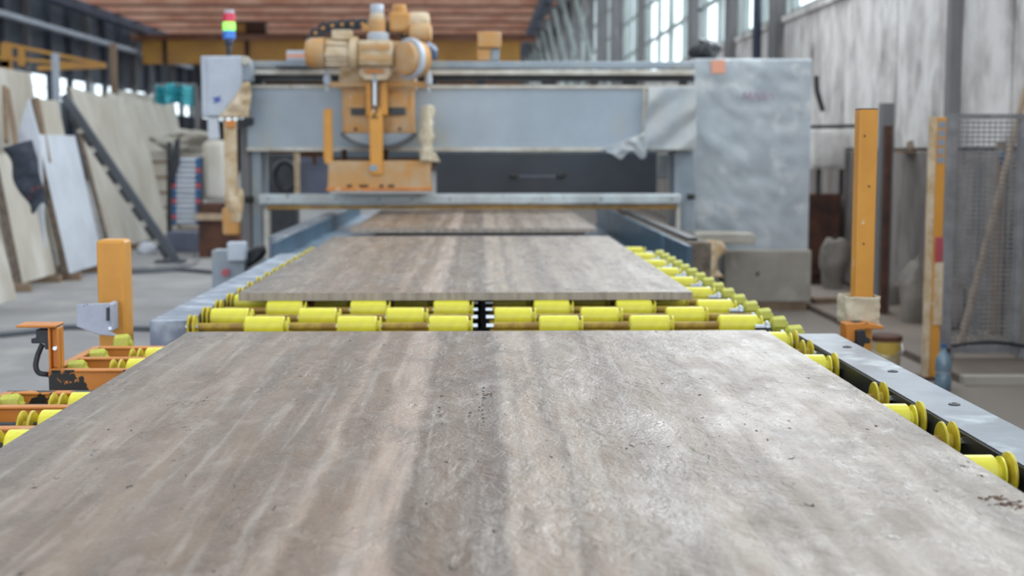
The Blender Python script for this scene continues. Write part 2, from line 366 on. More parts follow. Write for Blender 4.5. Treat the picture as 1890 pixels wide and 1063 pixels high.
# columns along the wall, crane runway on brackets
colY = [10.9, 18.1, 21.4, 25.25, 33.4, 38.5, 43, 48, 54, 60, 66, 72, 78, 84, 90, 96, 102, 108, 114]
for y in colY[1:]:
    dp = .14 if y < 34 else .3
    MB().box(XW-dp, XW, y-.22, y+.22, 0, ZT).build('column', 'grey_column', wr)
rw = struct(MB().box(XW-1.35, XW-.9, 34, YF, 7.75, 8.25), 'trim_2', 'blue_steel')
for y in colY[5:]:
    MB().box(XW-1.1, XW-.3, y-.12, y+.12, 7.3, 7.75).build('bracket', 'grey_column', rw)
for k in range(12):      # struts between columns
    y0 = 42+k*5.2
    MB().bar((XW-.5, y0, 4.0), (XW-.9, y0+5, 7.3), .14, .14).build('strut', 'window_frame', rw)
# lattice steel column right beside the mesh gate
def lat(x0, x1, y, dp, name, z0=0, z1=ZT-.02):
    MB().box(at(x0, 300, y).x, at(x1, 300, y).x, y, y+dp, z0, z1).build(name, 'grey_column', wr)
lat(1748, 1768, 11.2, .12, 'column_flange'); lat(1846, 1862, 11.2, .12, 'column_flange')
lat(1776, 1805, 11.3, .05, 'column_web'); lat(1822, 1846, 11.26, .05, 'column_web')
for zc in (.5, 1.3, 2.18, 3.05, 3.95, 4.85, 5.75, 6.65, 7.55): lat(1766, 1848, 11.22, .06, 'column_batten', zc-.08, zc+.08)
# blue-black drain pipe
MB().cyl((XW-.2, 18.75, 0), (XW-.2, 18.75, ZT), .06).build('drain_pipe', 'blue_steel', wr)
# windows, one per bay
edges = [-8, -2, 4, 10.9] + colY[1:]
for i in range(len(edges)-1):
    y0, y1 = edges[i]+.22, edges[i+1]-.22
    if y0 > 90: break
    b = MB(); b.box(XW+.06, XW+.16, y0, y0+.1, SILL+.06, 6.9); b.box(XW+.06, XW+.16, y1-.1, y1, SILL+.06, 6.9)
    b.box(XW+.06, XW+.16, y0, y1, SILL+.06, SILL+.14); b.box(XW+.06, XW+.16, y0, y1, 6.8, 6.9)
    wn = b.build('window_%d' % (i+1), 'window_frame'); wn['kind'] = 'structure'
    nb = 4 if y1-y0 > 4 else 2
    for k in range(1, nb):
        y = y0+(y1-y0)*k/nb; w_ = .12 if k == 2 else .04
        MB().box(XW+.05, XW+.15, y-w_, y+w_, SILL+.1, 6.85).build('mullion', 'window_frame', wn)
    for z in (4.05, 4.95, 5.85):
        MB().box(XW+.07, XW+.14, y0, y1, z-.035, z+.035).build('transom', 'window_frame', wn)
    for k in range(nb):
        MB().box(XW+.10, XW+.11, y0+(y1-y0)*k/nb, y0+(y1-y0)*(k+1)/nb, SILL+.1, 6.85).build('pane', 'glass', wn)
# left wall
wl = struct(MB().box(XL-.3, XL, -8, YF, 0, 3.75), 'wall_left', 'dark_left_wall')
MB().box(XL-.3, XL, -8, YF, 4.85, 8.3).build('upper_wall', 'dark_left_wall', wl)
for k in range(30):
    y = 32+k*3
    MB().box(XL, XL+.3, y, y+.12, 0, 8.3).build('pier', 'grey_column' if k % 3 == 0 else 'dark_left_wall', wl)
MB().box(XL+.6, XL+1.1, 20, YF, 7.9, 8.35).build('crane_rail', 'blue_steel', wl)
MB().box(XL+.35, XL+.75, 20, 90, 6.75, 6.95).build('pale_strip', 'cabinet_white', wl)  # pale strip running along the left wall
k = 0
for y in range(40, 114, 6):
    wn = struct(MB().box(XL-.16, XL-.1, y+.1, y+.2, 3.75, 4.85).box(XL-.16, XL-.1, y+5.8, y+5.9, 3.75, 4.85).box(XL-.16, XL-.1, y, y+6, 4.25, 4.3), 'window_%d' % (30+k), 'window_frame'); k += 1
    MB().box(XL-.14, XL-.13, y+.1, y+5.9, 3.75, 4.85).build('pane', 'glass', wn)
MB().box(XL-.3, XL, -8, 40, 3.75, 4.85).build('infill', 'dark_left_wall', wl)
# far wall
struct(MB().box(XL, XW, YF, YF+.3, 0, ZT), 'wall_far', 'far_wall')
# roof: bays of rusty decking, unseen rooflights added to let sky light in
ce = struct(MB().box(XL, XW+.2, 90, YF, ZT, ZT+.12), 'ceiling', 'rust_roof')
for y in range(46, 122, 4):
    MB().box(XL, XW, y, y+.3, ZT-.62, ZT).build('roof_beam', 'rust_beam' if y % 8 else 'rust_roof', ce)
    MB().box(XL, XW, y-.1, y+.4, ZT-.68, ZT-.62).build('beam_flange', 'rust', ce)
    if y < 90:
        MB().box(XL, XW, y+.3, y+1.6, ZT, ZT+.1).build('roof_panel', 'rust_roof', ce)
        MB().box(XL, XW, y+1.6, y+4, ZT+.02, ZT+.03).build('added_rooflight', 'glass', ce)
for y in range(-6, 46, 6):
    MB().box(XL, XW, y, y+.4, ZT-.4, ZT).build('roof_beam', 'rust_beam', ce)
    MB().box(XL, XW, y+.4, y+2.6, ZT, ZT+.1).build('roof_panel', 'rust_roof', ce)
    MB().box(XL, XW, y+2.6, y+6, ZT+.02, ZT+.03).build('added_rooflight', 'glass', ce)
# brown kerb on the right
kb = struct(MB().box(3.0, XW-.05, 8.32, 13, 0, .05), 'trim_1', 'wet_brown_concrete')
MB().box(3.0, XW-.05, 8.24, 8.32, 0, .055).build('kerb_edge', 'stone_block', kb)

# ================================================================== OVERHEAD CRANE
YC = 76
cr_ = thing('overhead_crane', (-7.5, YC, 6.2), 'long faded yellow overhead crane girder spanning the far end of the hall', 'crane')
MB().pbox(262, 72, 960, 118, YC, .5).build('girder', 'crane_yellow', cr_)
MB().pbox(240, 64, 990, 74, YC-.3, 1.2).build('girder_flange', 'rust_beam', cr_)
for k in range(9):
    x = 300+k*76; MB().pbox(x, 74, x+8, 118, YC-.06, .06).build('stiffener', 'crane_yellow' if k % 2 else 'rust', cr_)
MB().pbox(430, 40, 490, 66, YC, .8).build('hoist', 'rust', cr_)
MB().pbox(436, 44, 452, 60, YC-.1, .3).build('hoist_motor', 'crane_yellow', cr_)

# ================================================================== CONVEYOR
ZS = CAMZ-.53           # slab top
ZR = ZS-.03             # roller top
RR = .036               # roller radius
ZA = ZR-RR              # axle centre
ZTOP = CAMZ-.575        # rail top
cv = thing('roller_conveyor', (0, 5, 0), 'long conveyor of staggered yellow rollers carrying the stone slabs', 'conveyor')
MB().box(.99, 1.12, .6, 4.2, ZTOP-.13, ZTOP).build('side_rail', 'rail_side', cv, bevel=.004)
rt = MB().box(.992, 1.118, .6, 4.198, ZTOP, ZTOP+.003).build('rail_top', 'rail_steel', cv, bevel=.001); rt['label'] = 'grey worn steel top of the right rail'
for y in (1.35, 1.75, 2.15, 2.56, 3.0, 3.46, 3.9):
    b = MB().lathe((1.072, y, ZTOP+.003), (0, 0, 1), [(0, .0135), (.002, .0135), (.0035, .010), (.0035, .006), (.001, .005)], 14)
    b.build('bolt', 'dark_steel', cv)
lr = MB().box(-1.126, -.995, 4.6, 7.6, ZTOP-.12, ZTOP).build('side_rail', 'left_rail', cv, bevel=.004); lr['label'] = 'grey-blue steel rail on the left side'
MB().box(-1.10, -1.02, .6, 4.6, ZTOP-.34, ZTOP-.22).build('lower_beam', 'dark_steel', cv)
MB().box(1.02, 1.10, .6, 7.9, ZTOP-.34, ZTOP-.22).build('lower_beam', 'dark_steel', cv)
MB().box(-.06, .0, .6, 7.9, ZTOP-.30, ZTOP-.12).build('lower_beam', 'dark_steel', cv)
MB().box(-1.10, -1.04, 4.6, 7.9, ZTOP-.34, ZTOP-.12).build('lower_beam', 'dark_steel', cv)
for y in (1.2, 4.0, 6.8):
    for x in (-1.06, -.03, 1.06):
        MB().box(x-.04, x+.04, y-.04, y+.04, 0, ZTOP-.3).box(x-.07, x+.07, y-.07, y+.07, 0, .012).build('leg', 'dark_steel', cv)
# roller meshes (axis X, origin at left end, axle centre)
def mk(b, name, m):
    me = bpy.data.meshes.new(name); me.from_pydata(b.v, [], b.f)
    bm = bmesh.new(); bm.from_mesh(me); bmesh.ops.recalc_face_normals(bm, faces=bm.faces); bm.to_mesh(me); bm.free()
    me.shade_smooth(); me.set_sharp_from_angle(angle=math.radians(35)); me.materials.append(M[m]); return me
W = .15
ME_roll = mk(MB().lathe((0, 0, 0), (1, 0, 0), [(0, .014), (0, .03), (.004, RR-.001), (.008, RR), (W-.02, RR), (W-.016, RR-.003), (W-.014, .02), (W-.006, .02), (W-.005, RR-.002), (W-.001, RR-.003), (W, .014)], 28), 'roller', 'yellow_plastic')
ME_long = mk(MB().lathe((0, 0, 0), (1, 0, 0), [(0, .014), (0, .03), (.004, RR-.001), (.008, RR), (W-.006, RR), (W-.001, RR-.004), (W, .014)], 28), 'roller', 'yellow_plastic')
ME_fl = mk(MB().lathe((0, 0, 0), (1, 0, 0), [(0, .012), (0, .040), (.002, .042), (.005, .042), (.007, .038), (.007, .018), (.022, .018), (.022, .038), (.024, .042), (.027, .042), (.029, .040), (.029, .012)], 28), 'pulley', 'yellow_flange')
ME_disc = mk(MB().lathe((0, 0, 0), (1, 0, 0), [(0, .012), (0, .034), (.003, .041), (.006, .042), (.009, .041), (.010, .012)], 28), 'disc', 'yellow_flange')
ME_cap = mk(MB().lathe((0, 0, 0), (1, 0, 0), [(-.002, .010), (0, .026), (.004, .031), (.040, .034), (.047, .030), (.048, .014), (.056, .013), (.057, .006)], 8), 'end_cap', 'yellow_cap')
ME_ax = mk(MB().cyl((0, 0, 0), (.99, 0, 0), .009, n=10), 'axle', 'shaft_steel')
ME_sl = mk(MB().cyl((.002, 0, 0), (.158, 0, 0), .013, n=12), 'sleeve', 'brown_yellow')
ME_hub = mk(MB().cyl((-.012, 0, 0), (.012, 0, 0), .016, n=6), 'nut', 'dark_steel')
def inst(me, name, p, parent):
    o = bpy.data.objects.new(name, me); col.objects.link(o); o.parent = parent; o.location = Vector(p)-ORG[parent.name]; ORG[o.name] = Vector(p); return o
A = [-.80, -.487, -.176, .20, .51, .815]; Bx = [-.962, -.649, -.337, .05, .36, .668]
axA = [1.25, 1.95, 2.44, 2.95, 3.68, 4.15, 4.59]; axB = [1.5, 2.2, 2.72, 3.2, 3.93]
y = 4.83
while y < 7.9:
    (axB if len(axA) and (round((y-4.83)/.235) % 2 == 0) or y == 4.83 else axA).append(y); y += .235
axles = sorted([(v, 'A') for v in axA]+[(v, 'B') for v in axB])
for yy, kind in axles:
    for x in (A if kind == 'A' else Bx):
        if yy < 4.4 and x < -.9: continue
        inst(ME_roll if x > -2 else ME_long, 'roller', (x, yy, ZA), cv)
    for x in (A if kind == 'A' else Bx):      # brownish yellow spacer sleeves between the rollers
        if (yy < 4.4 and x < -.9) or x > .8 or -.2 < x < -.1: continue
        inst(ME_sl, 'sleeve', (x+.15, yy, ZA), cv)
    if kind == 'A': inst(ME_sl, 'sleeve', (.043, yy, ZA), cv)
    inst(ME_ax, 'axle', (-1.0 if yy > 4.3 else -.83, yy, ZA), cv)
    if yy > 4.3: inst(ME_sl, 'sleeve', (-.96, yy, ZA), cv)
    inst(ME_ax, 'axle', (.02, yy, ZA), cv)
    if yy < 4.3:
        if kind == 'A': inst(ME_disc, 'disc', (.972, yy, ZA), cv)
        else: inst(ME_fl, 'pulley', (.945, yy, ZA), cv)
    else:
        inst(ME_disc, 'disc', (-.992, yy, ZA), cv); inst(ME_disc, 'disc', (-.975 if kind == 'A' else -.977, yy, ZA), cv)
# row of chunky end caps past the end of the right-hand rail
y = 4.30; k = 0
while y < 7.6:
    inst(ME_cap, 'end_cap', (.985, y, ZA+.006), cv)
    MB().cyl((.93, y, ZA), (.99, y, ZA), .01, n=8).cyl((.965, y, ZA), (.975, y, ZA), .022, n=12).build('cap_shaft', 'shaft_steel', cv)
    y += .235
MB().box(.97, 1.06, 4.22, 7.7, ZTOP-.16, ZTOP-.07).build('side_channel', 'dark_steel', cv)
for yy, kind in axles:      # brownish yellow cross channels under the roller rows
    if yy > 4.3: [MB().box(u0, u1, yy-.055, yy-.045, ZA-.10, ZA-.014).box(u0, u1, yy-.055, yy-.02, ZA-.10, ZA-.094).build('cross_channel', 'brown_yellow', cv) for u0, u1 in ((-.98, -.03), (.035, .965))]
MB().box(-.86, 1.0, 1.0, 7.9, .35, .37).build('gap_shade_tray', 'dark_steel', cv)  # dark sheet added to give the shade in the roller gaps

# ---------------------------------------------------------------- slabs
def slab(y0, y1, x0, x1, label, m, nx=40, ny=80, seed=0):
    b = MB(); t = .03
    def e(i, s): return noise.noise(Vector((i*.9, s*3.3, seed)))*.0018
    vs = []
    for jn in range(ny+1):
        for i in range(nx+1):
            x = x0+(x1-x0)*i/nx; yv = y0+(y1-y0)*jn/ny
            if i in (0, nx): x += e(jn*.7, i+1)
            if jn in (0, ny): yv += e(i*.7, jn+9)
            vs.append((x, yv, ZS+noise.noise(Vector((x*6, yv*3, seed)))*.0008))
    n1 = len(vs)
    b.v = vs; b.f = [(jn*(nx+1)+i, jn*(nx+1)+i+1, (jn+1)*(nx+1)+i+1, (jn+1)*(nx+1)+i) for jn in range(ny) for i in range(nx)]
    ring = [i for i in range(nx+1)]+[jn*(nx+1)+nx for jn in range(1, ny+1)]+[ny*(nx+1)+i for i in range(nx-1, -1, -1)]+[jn*(nx+1) for jn in range(ny-1, 0, -1)]
    for q, r in enumerate(ring):
        v = vs[r]; b.v.append((v[0]+e(q, 50), v[1]+e(q, 60), ZR+.001))
    m_ = len(ring)
    b.f += [(ring[q], n1+q, n1+(q+1) % m_, ring[(q+1) % m_]) for q in range(m_)]
    b.f.append(tuple(n1+q for q in range(m_)))
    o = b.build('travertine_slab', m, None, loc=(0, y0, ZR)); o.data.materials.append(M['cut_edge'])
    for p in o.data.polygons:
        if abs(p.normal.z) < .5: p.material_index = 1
    T(o, label, 'stone slab', 'travertine slabs on the conveyor'); return o
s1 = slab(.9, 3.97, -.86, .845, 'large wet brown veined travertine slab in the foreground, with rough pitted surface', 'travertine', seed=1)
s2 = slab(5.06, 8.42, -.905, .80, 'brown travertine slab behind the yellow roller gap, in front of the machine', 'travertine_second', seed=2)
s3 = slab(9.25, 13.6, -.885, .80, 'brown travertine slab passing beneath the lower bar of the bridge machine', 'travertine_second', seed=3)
# crumbs and broken voids on the first slab
b = MB()
def crumb(px, py, r, n=8, sp=1.0):
    c = atz(px, py, ZS)
    for k in range(n):
        q = c+Vector((random.gauss(0, r*sp), random.gauss(0, r*.9), 0)); s_ = random.uniform(.12, .38)*r
        g = rock((q.x, q.y, ZS+s_*.2), s_*1.3, s_, s_*.5, seed=random.random()*90, sub=1, amp=.5); b.add(g.v, g.f)
for p in ((896, 728, .009, 12), (884, 760, .004, 7), (889, 785, .004, 6), (813, 732, .004, 5), (812, 765, .003, 6), (868, 768, .003, 5), (380, 733, .004, 4), (1838, 920, .010, 20), (1852, 930, .011, 22), (1876, 934, .009, 16),
          (1000, 742, .003, 3), (1780, 860, .005, 6), (1810, 878, .005, 6)): crumb(*p)
b.build('stone_crumbs', 'crumb_brown', s1, kind='stuff')
b = MB()
for px, py, r_ in ((893, 716, .006), (892, 722, .005), (885, 752, .003), (884, 757, .003), (868, 762, .005), (866, 768, .003), (891, 748, .004), (890, 757, .003), (891, 765, .004), (892, 772, .004), (893, 779, .003),
                   (815, 731, .006), (811, 752, .004), (810, 760, .003), (812, 768, .003), (816, 782, .003), (382, 734, .004), (376, 740, .003), (242, 795, .003), (200, 793, .003), (787, 930, .004), (912, 980, .004), (883, 852, .003), (1050, 840, .002), (1100, 735, .002), (1375, 783, .003)):
    c = atz(px, py, ZS); g = rock((c.x, c.y, c.z+.0004), r_*.7, r_*1.9, .0009, seed=px, sub=1, amp=.5); b.add(g.v, g.f)
b.build('pits', 'ink', s1, kind='stuff')
b = MB()
for p in ((1440, 848, .004, 3), (1725, 1000, .005, 3), (1650, 870, .006, 5), (1640, 990, .008, 7), (1600, 950, .006, 6), (1710, 925, .006, 5), (1380, 800, .004, 5), (1365, 790, .004, 5)): crumb(*p)
b.build('white_chips', 'marble_crumb', s1, kind='stuff')

# ---------------------------------------------------------------- loading arms
def arm(ys, label, chip, caps):
    t = thing('loading_arm', (-.94, ys[1], 0), label, 'machine arm', 'orange loading arms'); zt = CAMZ-.60
    for i, y in enumerate(ys):
        b = MB().box(-1.19, -.84, y-.004, y+.004, zt-.09, zt-.002).box(-1.19, -.84, y-.012, y+.022, zt-.006, zt)
        b.box(-1.19, -.84, y-.004, y+.02, zt-.09, zt-.084)
        b.build('crossbar', 'chipped_orange' if i in chip else 'orange_paint', t, bevel=.002)
    MB().box(-1.19, -1.182, ys[0], ys[-1], zt-.09, zt-.002).build('end_plate', 'orange_paint', t, bevel=.002)
    MB().box(-1.19, -1.165, ys[0], ys[-1], zt-.003, zt+.001).build('end_flange', 'orange_paint', t)
    MB().box(-.846, -.84, ys[0], ys[-1], zt-.09, zt-.03).build('end_plate', 'orange_paint', t)
    MB().box(-.98, -.90, ys[0]+.06, ys[-1]-.06, 0, zt-.085).build('column', 'dark_steel', t)
    for y, full in caps:
        if full >= 1: inst(ME_cap, 'end_cap', (-1.168, y, zt-.022), t)
        MB().cyl((-1.17, y, zt-.022), (-.846, y, zt-.022), .008, n=8).build('axle', 'dark_steel', t)
        if full != 3:
            inst(ME_fl, 'pulley', (-1.045, y, zt-.03), t); inst(ME_hub, 'nut', (-1.048, y, zt-.03), t)
            inst(ME_long, 'roller', (-1.0, y, zt-.022), t)
    return t
arm((3.72, 3.93, 4.15), 'orange channel frame with yellow rollers beside far left corner of the front slab', (0,), ((3.825, 1), (4.04, 1)))
arm((2.93, 3.18, 3.37), 'orange channel frame with black chipped paint at the left picture edge', (2,), ((3.06, 0), (3.285, 1), (2.84, 0)))
t = thing('post_foot_roller', (-1.14, 4.31, ZTOP-.1), 'small yellow capped roller at the foot of the left orange post', 'roller')
inst(ME_cap, 'end_cap', (-1.166, 4.31, CAMZ-.615), t)
MB().box(-1.24, -1.06, 4.29, 4.33, CAMZ-.72, CAMZ-.64).build('bracket', 'orange_paint', t)

# sensor bracket on the first arm
Y0 = 3.75; zt = CAMZ-.60
t = thing('sensor_bracket', (at(100, 680, Y0).x, Y0, at(100, 680, Y0).z), 'orange angle bracket holding a black cable plug, left of the front slab', 'bracket')
p = at(92, 604, Y0); q = at(111, 604, Y0); z1 = at(100, 678, Y0).z; zt2 = at(70, 601, Y0).z
MB().box(p.x, p.x+.006, Y0-.02, Y0+.04, z1, zt2).box(p.x+.006, q.x, Y0-.005, Y0+.002, z1, zt2-.01).box(q.x-.005, q.x, Y0-.02, Y0+.03, z1, zt2-.004).build('upright', 'orange_paint', t, bevel=.002)
MB().box(at(36, 600, Y0).x, q.x-.004, Y0-.03, Y0+.05, zt2-.002, zt2+.005).build('top_flange', 'orange_paint', t, bevel=.002)
MB().pprism([(66, 608), (92, 608), (92, 645), (82, 645), (82, 634), (57, 634), (57, 625), (66, 625)], Y0-.01, .035).build('plug', 'black_rubber', t, bevel=.003)
MB().tube([at(78, 636, Y0), at(70, 655, Y0), at(66, 675, Y0-.01), at(72, 688, Y0-.01), at(88, 691, Y0), at(100, 694, Y0+.05)], .0075).build('cable', 'black_rubber', t)
MB().cyl(at(101, 643, Y0-.012), at(101, 643, Y0+.01), .006, n=6).cyl(at(106, 640, Y0-.01), at(106, 640, Y0+.01), .004, n=6).build('bolt', 'shaft_steel', t)

# ---------------------------------------------------------------- posts
Yp = 4.62
p0 = at(181, 600, Yp); p1 = at(224, 600, Yp); zt2 = at(205, 443, Yp).z
t = thing('guide_post', ((p0.x+p1.x)/2, Yp+.05, 0), 'short orange square steel post on the left of the conveyor, beside the grey-blue rail', 'post', 'orange guide posts')
MB().box(p0.x, p1.x+.018, Yp, Yp+.10, 0, zt2).build('tube', 'amber_post', t, bevel=.012)
MB().box(p0.x-.03, p1.x+.04, Yp-.03, Yp+.13, 0, .012).build('foot_plate', 'orange_paint', t)
t2 = MB().pprism([(141, 562), (199, 559), (204, 566), (204, 612), (222, 622), (182, 618), (141, 603)], Yp-.1, .006)
t2 = t2.pprism([(199, 559), (205, 562), (206, 612), (200, 612)], Yp-.1, .09)
b = T(t2.build('plate_bracket', 'lilac_plate', None, bevel=.003, loc=at(182, 620, Yp-.1)), 'pale grey speckled steel plate bolted to the short orange post', 'bracket')
MB().pprism([(196, 568), (200, 568), (200, 592), (196, 592)], Yp-.108, .008).build('slot_liner', 'dark_steel', b)
MB().cyl(at(203, 606, Yp-.12), at(203, 606, Yp-.08), .006, n=6).build('bolt', 'shaft_steel', b)

Yq = 4.9
a0 = at(1590, 202, Yq); a1 = at(1622, 202, Yq); b0 = at(1578, 600, Yq); b1 = at(1612, 600, Yq)
t = thing('guide_post', (a0.x+.03, Yq, 0), 'tall orange steel post rising right of the conveyor rail, clad with cloth low down', 'post', 'orange guide posts')
MB().box(a0.x-.005, a0.x+.062, Yq, Yq+.07, 0, a0.z).build('tube', 'amber_post', t, bevel=.004)
MB().box(a0.x-.004, a0.x+.061, Yq+.001, Yq+.069, a0.z, a0.z+.004).build('top_cap', 'rust', t)
MB().box(a0.x-.04, a0.x+.1, Yq-.04, Yq+.11, 0, .012).build('foot_plate', 'orange_paint', t)
for px, py in ((1596, 251), (1604, 344), (1594, 450)):
    MB().cyl(at(px, py, Yq-.002), at(px, py, Yq+.002), .004, n=10).build('bolt_hole', 'ink', t)
c = at(1592, 574, Yq-.04)
def fw(u, v):
    an = u*2*math.pi; hx = .062; hy = .07
    x = max(-1, min(1, 1.35*math.cos(an)))*hx; yv = max(-1, min(1, 1.35*math.sin(an)))*hy
    q = Vector((c.x+x, Yq+.01+yv, c.z-.052+v*.105))
    w_ = noise.noise(q*22)*.012+noise.noise(q*60)*.005
    return q+Vector((math.cos(an), math.sin(an), 0))*w_
o = T(solid(cloth(fw, 40, 14).build('cloth_wrap', 'cream_cloth', None, loc=c), .003), 'dusty cream cloth wound round the foot of the tall orange post', 'cloth')
t = thing('sensor_clamp', (at(1592, 640, Yq-.1).x, Yq-.1, at(1592, 640, Yq-.1).z), 'chipped orange clamp holding a black plug, under the cloth wrap on the right', 'bracket')
MB().pprism([(1561, 598), (1602, 596), (1632, 602), (1630, 608), (1600, 607), (1584, 612), (1580, 632), (1562, 628)], Yq-.14, .08).build('clamp', 'chipped_orange', t, bevel=.003)
MB().pprism([(1582, 611), (1597, 609), (1599, 622), (1608, 626), (1606, 634), (1596, 634), (1594, 642), (1582, 640)], Yq-.17, .05).build('plug', 'black_rubber', t, bevel=.003)

# ================================================================== BRIDGE MACHINE
YG = 12.0
bm_ = thing('bridge_machine', (at(870, 300, YG).x, YG, 0), 'wide grey bridge machine straddling the conveyor with slabs passing beneath', 'machine')
MB().pbox(455, 160, 1282, 277, YG, .5).build('beam', 'beam_paint', bm_, bevel=.012)
o = MB().pbox(455, 157, 1282, 163, YG-.02, .1).pbox(455, 272, 1282, 279, YG-.02, .1).build('beam_edge', 'cream_metal', bm_)
MB().pbox(1186, 163, 1193, 272, YG-.015, .02).build('beam_seam', 'cream_metal', bm_)
MB().pbox(462, 113, 1282, 126, YG+.05, .12).build('top_rail', 'steel_grey_paint', bm_, bevel=.01)
MB().pbox(462, 129, 1282, 138, YG-.02, .10).build('guide_rail', 'cream_metal', bm_, bevel=.005)
MB().pbox(460, 139, 1282, 150, YG+.1, .05).build('bellows', 'dark_steel', bm_)
for i, x in enumerate((470, 600, 660, 780, 880, 1000, 1090, 1150, 1255)):
    MB().pbox(x, 148, x+(26 if i % 2 else 14), 161, YG+.12, .1).build('rail_support', 'dark_steel', bm_)
# legs reach the floor
def legbox(a, c, top, Y, dep, m, nm='leg'):
    p = at(a, top, Y); q = at(c, top, Y); return MB().box(p.x, q.x, Y, Y+dep, 0, p.z).build(nm, m, bm_, bevel=.01)
legbox(442, 460, 220, YG+.05, .3, 'grey_column'); legbox(462, 482, 278, YG+.08, .4, 'steel_grey_paint')
legbox(486, 497, 385, YG-.02, .1, 'cream_metal', 'guard_post'); legbox(1248, 1256, 378, YG-.02, .08, 'cream_metal', 'guard_post')
legbox(1245, 1283, 278, YG+.08, .45, 'steel_grey_paint')
MB().pbox(476, 358, 1258, 378, YG-.1, .12).build('lower_bar', 'bar_paint', bm_, bevel=.02)
MB().pbox(492, 379, 1246, 386, YG-.05, .04).build('amber_strip', 'amber_strip', bm_)
for x in (495, 620, 700, 760, 830, 1000, 1110, 1240):
    p = at(x, 367, YG-.1); MB().cyl(p-Vector((0, .01, 0)), p+Vector((0, .01, 0)), .008, n=8).build('bolt', 'dark_steel', bm_)
MB().pbox(805, 284, 1212, 372, YG+1.4, .05).build('rear_panel', 'dark_panel', bm_)
for x in (950, 1037):
    MB().cyl(at(x-8, 326, YG+1.33), at(x+6, 322, YG+1.38), .02, n=8).build('panel_knob', 'ink', bm_)
MB().bar(at(955, 325, YG+1.36), at(1030, 325, YG+1.36), .008, .008).build('panel_rod', 'steel_grey_paint', bm_)
MB().pbox(1214, 284, 1246, 330, YG+.7, .04).build('side_plate', 'steel_grey_paint', bm_, bevel=.01)
MB().pbox(606, 279, 800, 291, YG+.6, .05).pbox(800, 279, 1212, 284, YG+.6, .05).build('rear_rail', 'steel_grey_paint', bm_)
MB().pbox(553, 290, 608, 372, YG+1.2, .05).build('rear_door', 'purple_panel', bm_)
MB().pbox(577, 288, 583, 303, YG+1.15, .04).build('door_latch', 'rust', bm_)
MB().pbox(543, 282, 552, 372, YG+1.1, .06).build('door_frame', 'dusty_cream', bm_)
# hanging amber arm with dried slurry
o = MB().pbox(414, 223, 437, 400, YG-.5, .06).build('hanging_arm', 'dusty_cream', bm_, bevel=.012)
MB().pbox(416, 222, 434, 236, YG-.52, .05).build('arm_cap', 'orange_paint', bm_, bevel=.006)
MB().pbox(410, 384, 440, 434, YG-.52, .1).build('arm_foot', 'dusty_orange', bm_, bevel=.015)
g = rock(at(434, 385, YG-.5), .06, .05, .14, 3, amp=.6); g.build('dried_slurry', 'dusty_cream', bm_)
g = rock(at(443, 370, YG-.45), .04, .04, .12, 5, amp=.6); g.build('dried_slurry', 'dusty_cream', bm_)
MB().bar(at(425, 232, YG-.44), at(470, 222, YG+.1), .06, .06).build('arm_support', 'dark_steel', bm_)
MB().cyl(at(452, 368, YG-.05), at(468, 368, YG-.05), .03, n=8).build('knob', 'ink', bm_)
MB().cyl(at(1268, 363, YG-.02), at(1282, 363, YG-.02), .025, n=8).build('knob', 'ink', bm_)

# machine bed and water troughs
Yb0, Yb1 = 7.95, 14.2
tb = thing('machine_bed', (0, 11, 0), 'blue-grey water trough bed under the bridge machine, on both sides of the slabs', 'machine base')
zb = CAMZ-.55
MB().box(-1.26, -.80, Yb0, Yb1, zb-.14, zb-.12).build('trough_floor', 'lit_trough', tb)
MB().box(-1.27, -1.25, Yb0+.3, Yb1, zb-.14, zb-.01).build('trough_wall', 'teal_trough', tb)
MB().box(-1.27, -.80, Yb0-.01, Yb0+.02, zb-.20, zb-.08).build('trough_lip', 'lit_trough', tb, bevel=.006)
MB().box(.82, 1.24, Yb0, Yb1, zb-.24, zb-.22).build('trough_floor', 'teal_trough', tb)
MB().box(1.22, 1.25, Yb0, Yb1, zb-.24, zb-.01).build('trough_wall', 'teal_trough', tb)
MB().box(-1.38, -1.27, Yb0+.9, Yb1, zb-.16, zb).build('track', 'rail_steel', tb, bevel=.01)
MB().box(-1.42, -1.27, Yb0+.3, Yb1, .2, zb-.16).build('side_skirt', 'dark_steel', tb, bevel=.01)
MB().box(1.25, 1.40, Yb0+.2, Yb1, zb-.3, zb).build('track', 'stone_edge', tb, bevel=.01)
MB().box(1.27, 1.33, Yb0+.3, Yb1, zb, zb+.02).build('track_rail', 'dark_steel', tb)
MB().box(-.78, .78, Yb0+.1, Yb1, zb-.4, zb-.3).build('bed_floor', 'dark_steel', tb)
MB().box(-1.42, 1.40, 8.6, Yb1, 0, zb-.3).build('bed_base', 'dark_steel', tb)
for k in range(5):
    yy = 9+k*1.1
    MB().cyl((-.78, yy, ZR-.04), (.78, yy, ZR-.04), .04, n=16).build('bed_roller', 'dark_steel', tb)
MB().box(-.9, .85, 8.6, 9.1, ZR-.16, ZR-.13).build('cross_plate', 'lit_trough', tb)

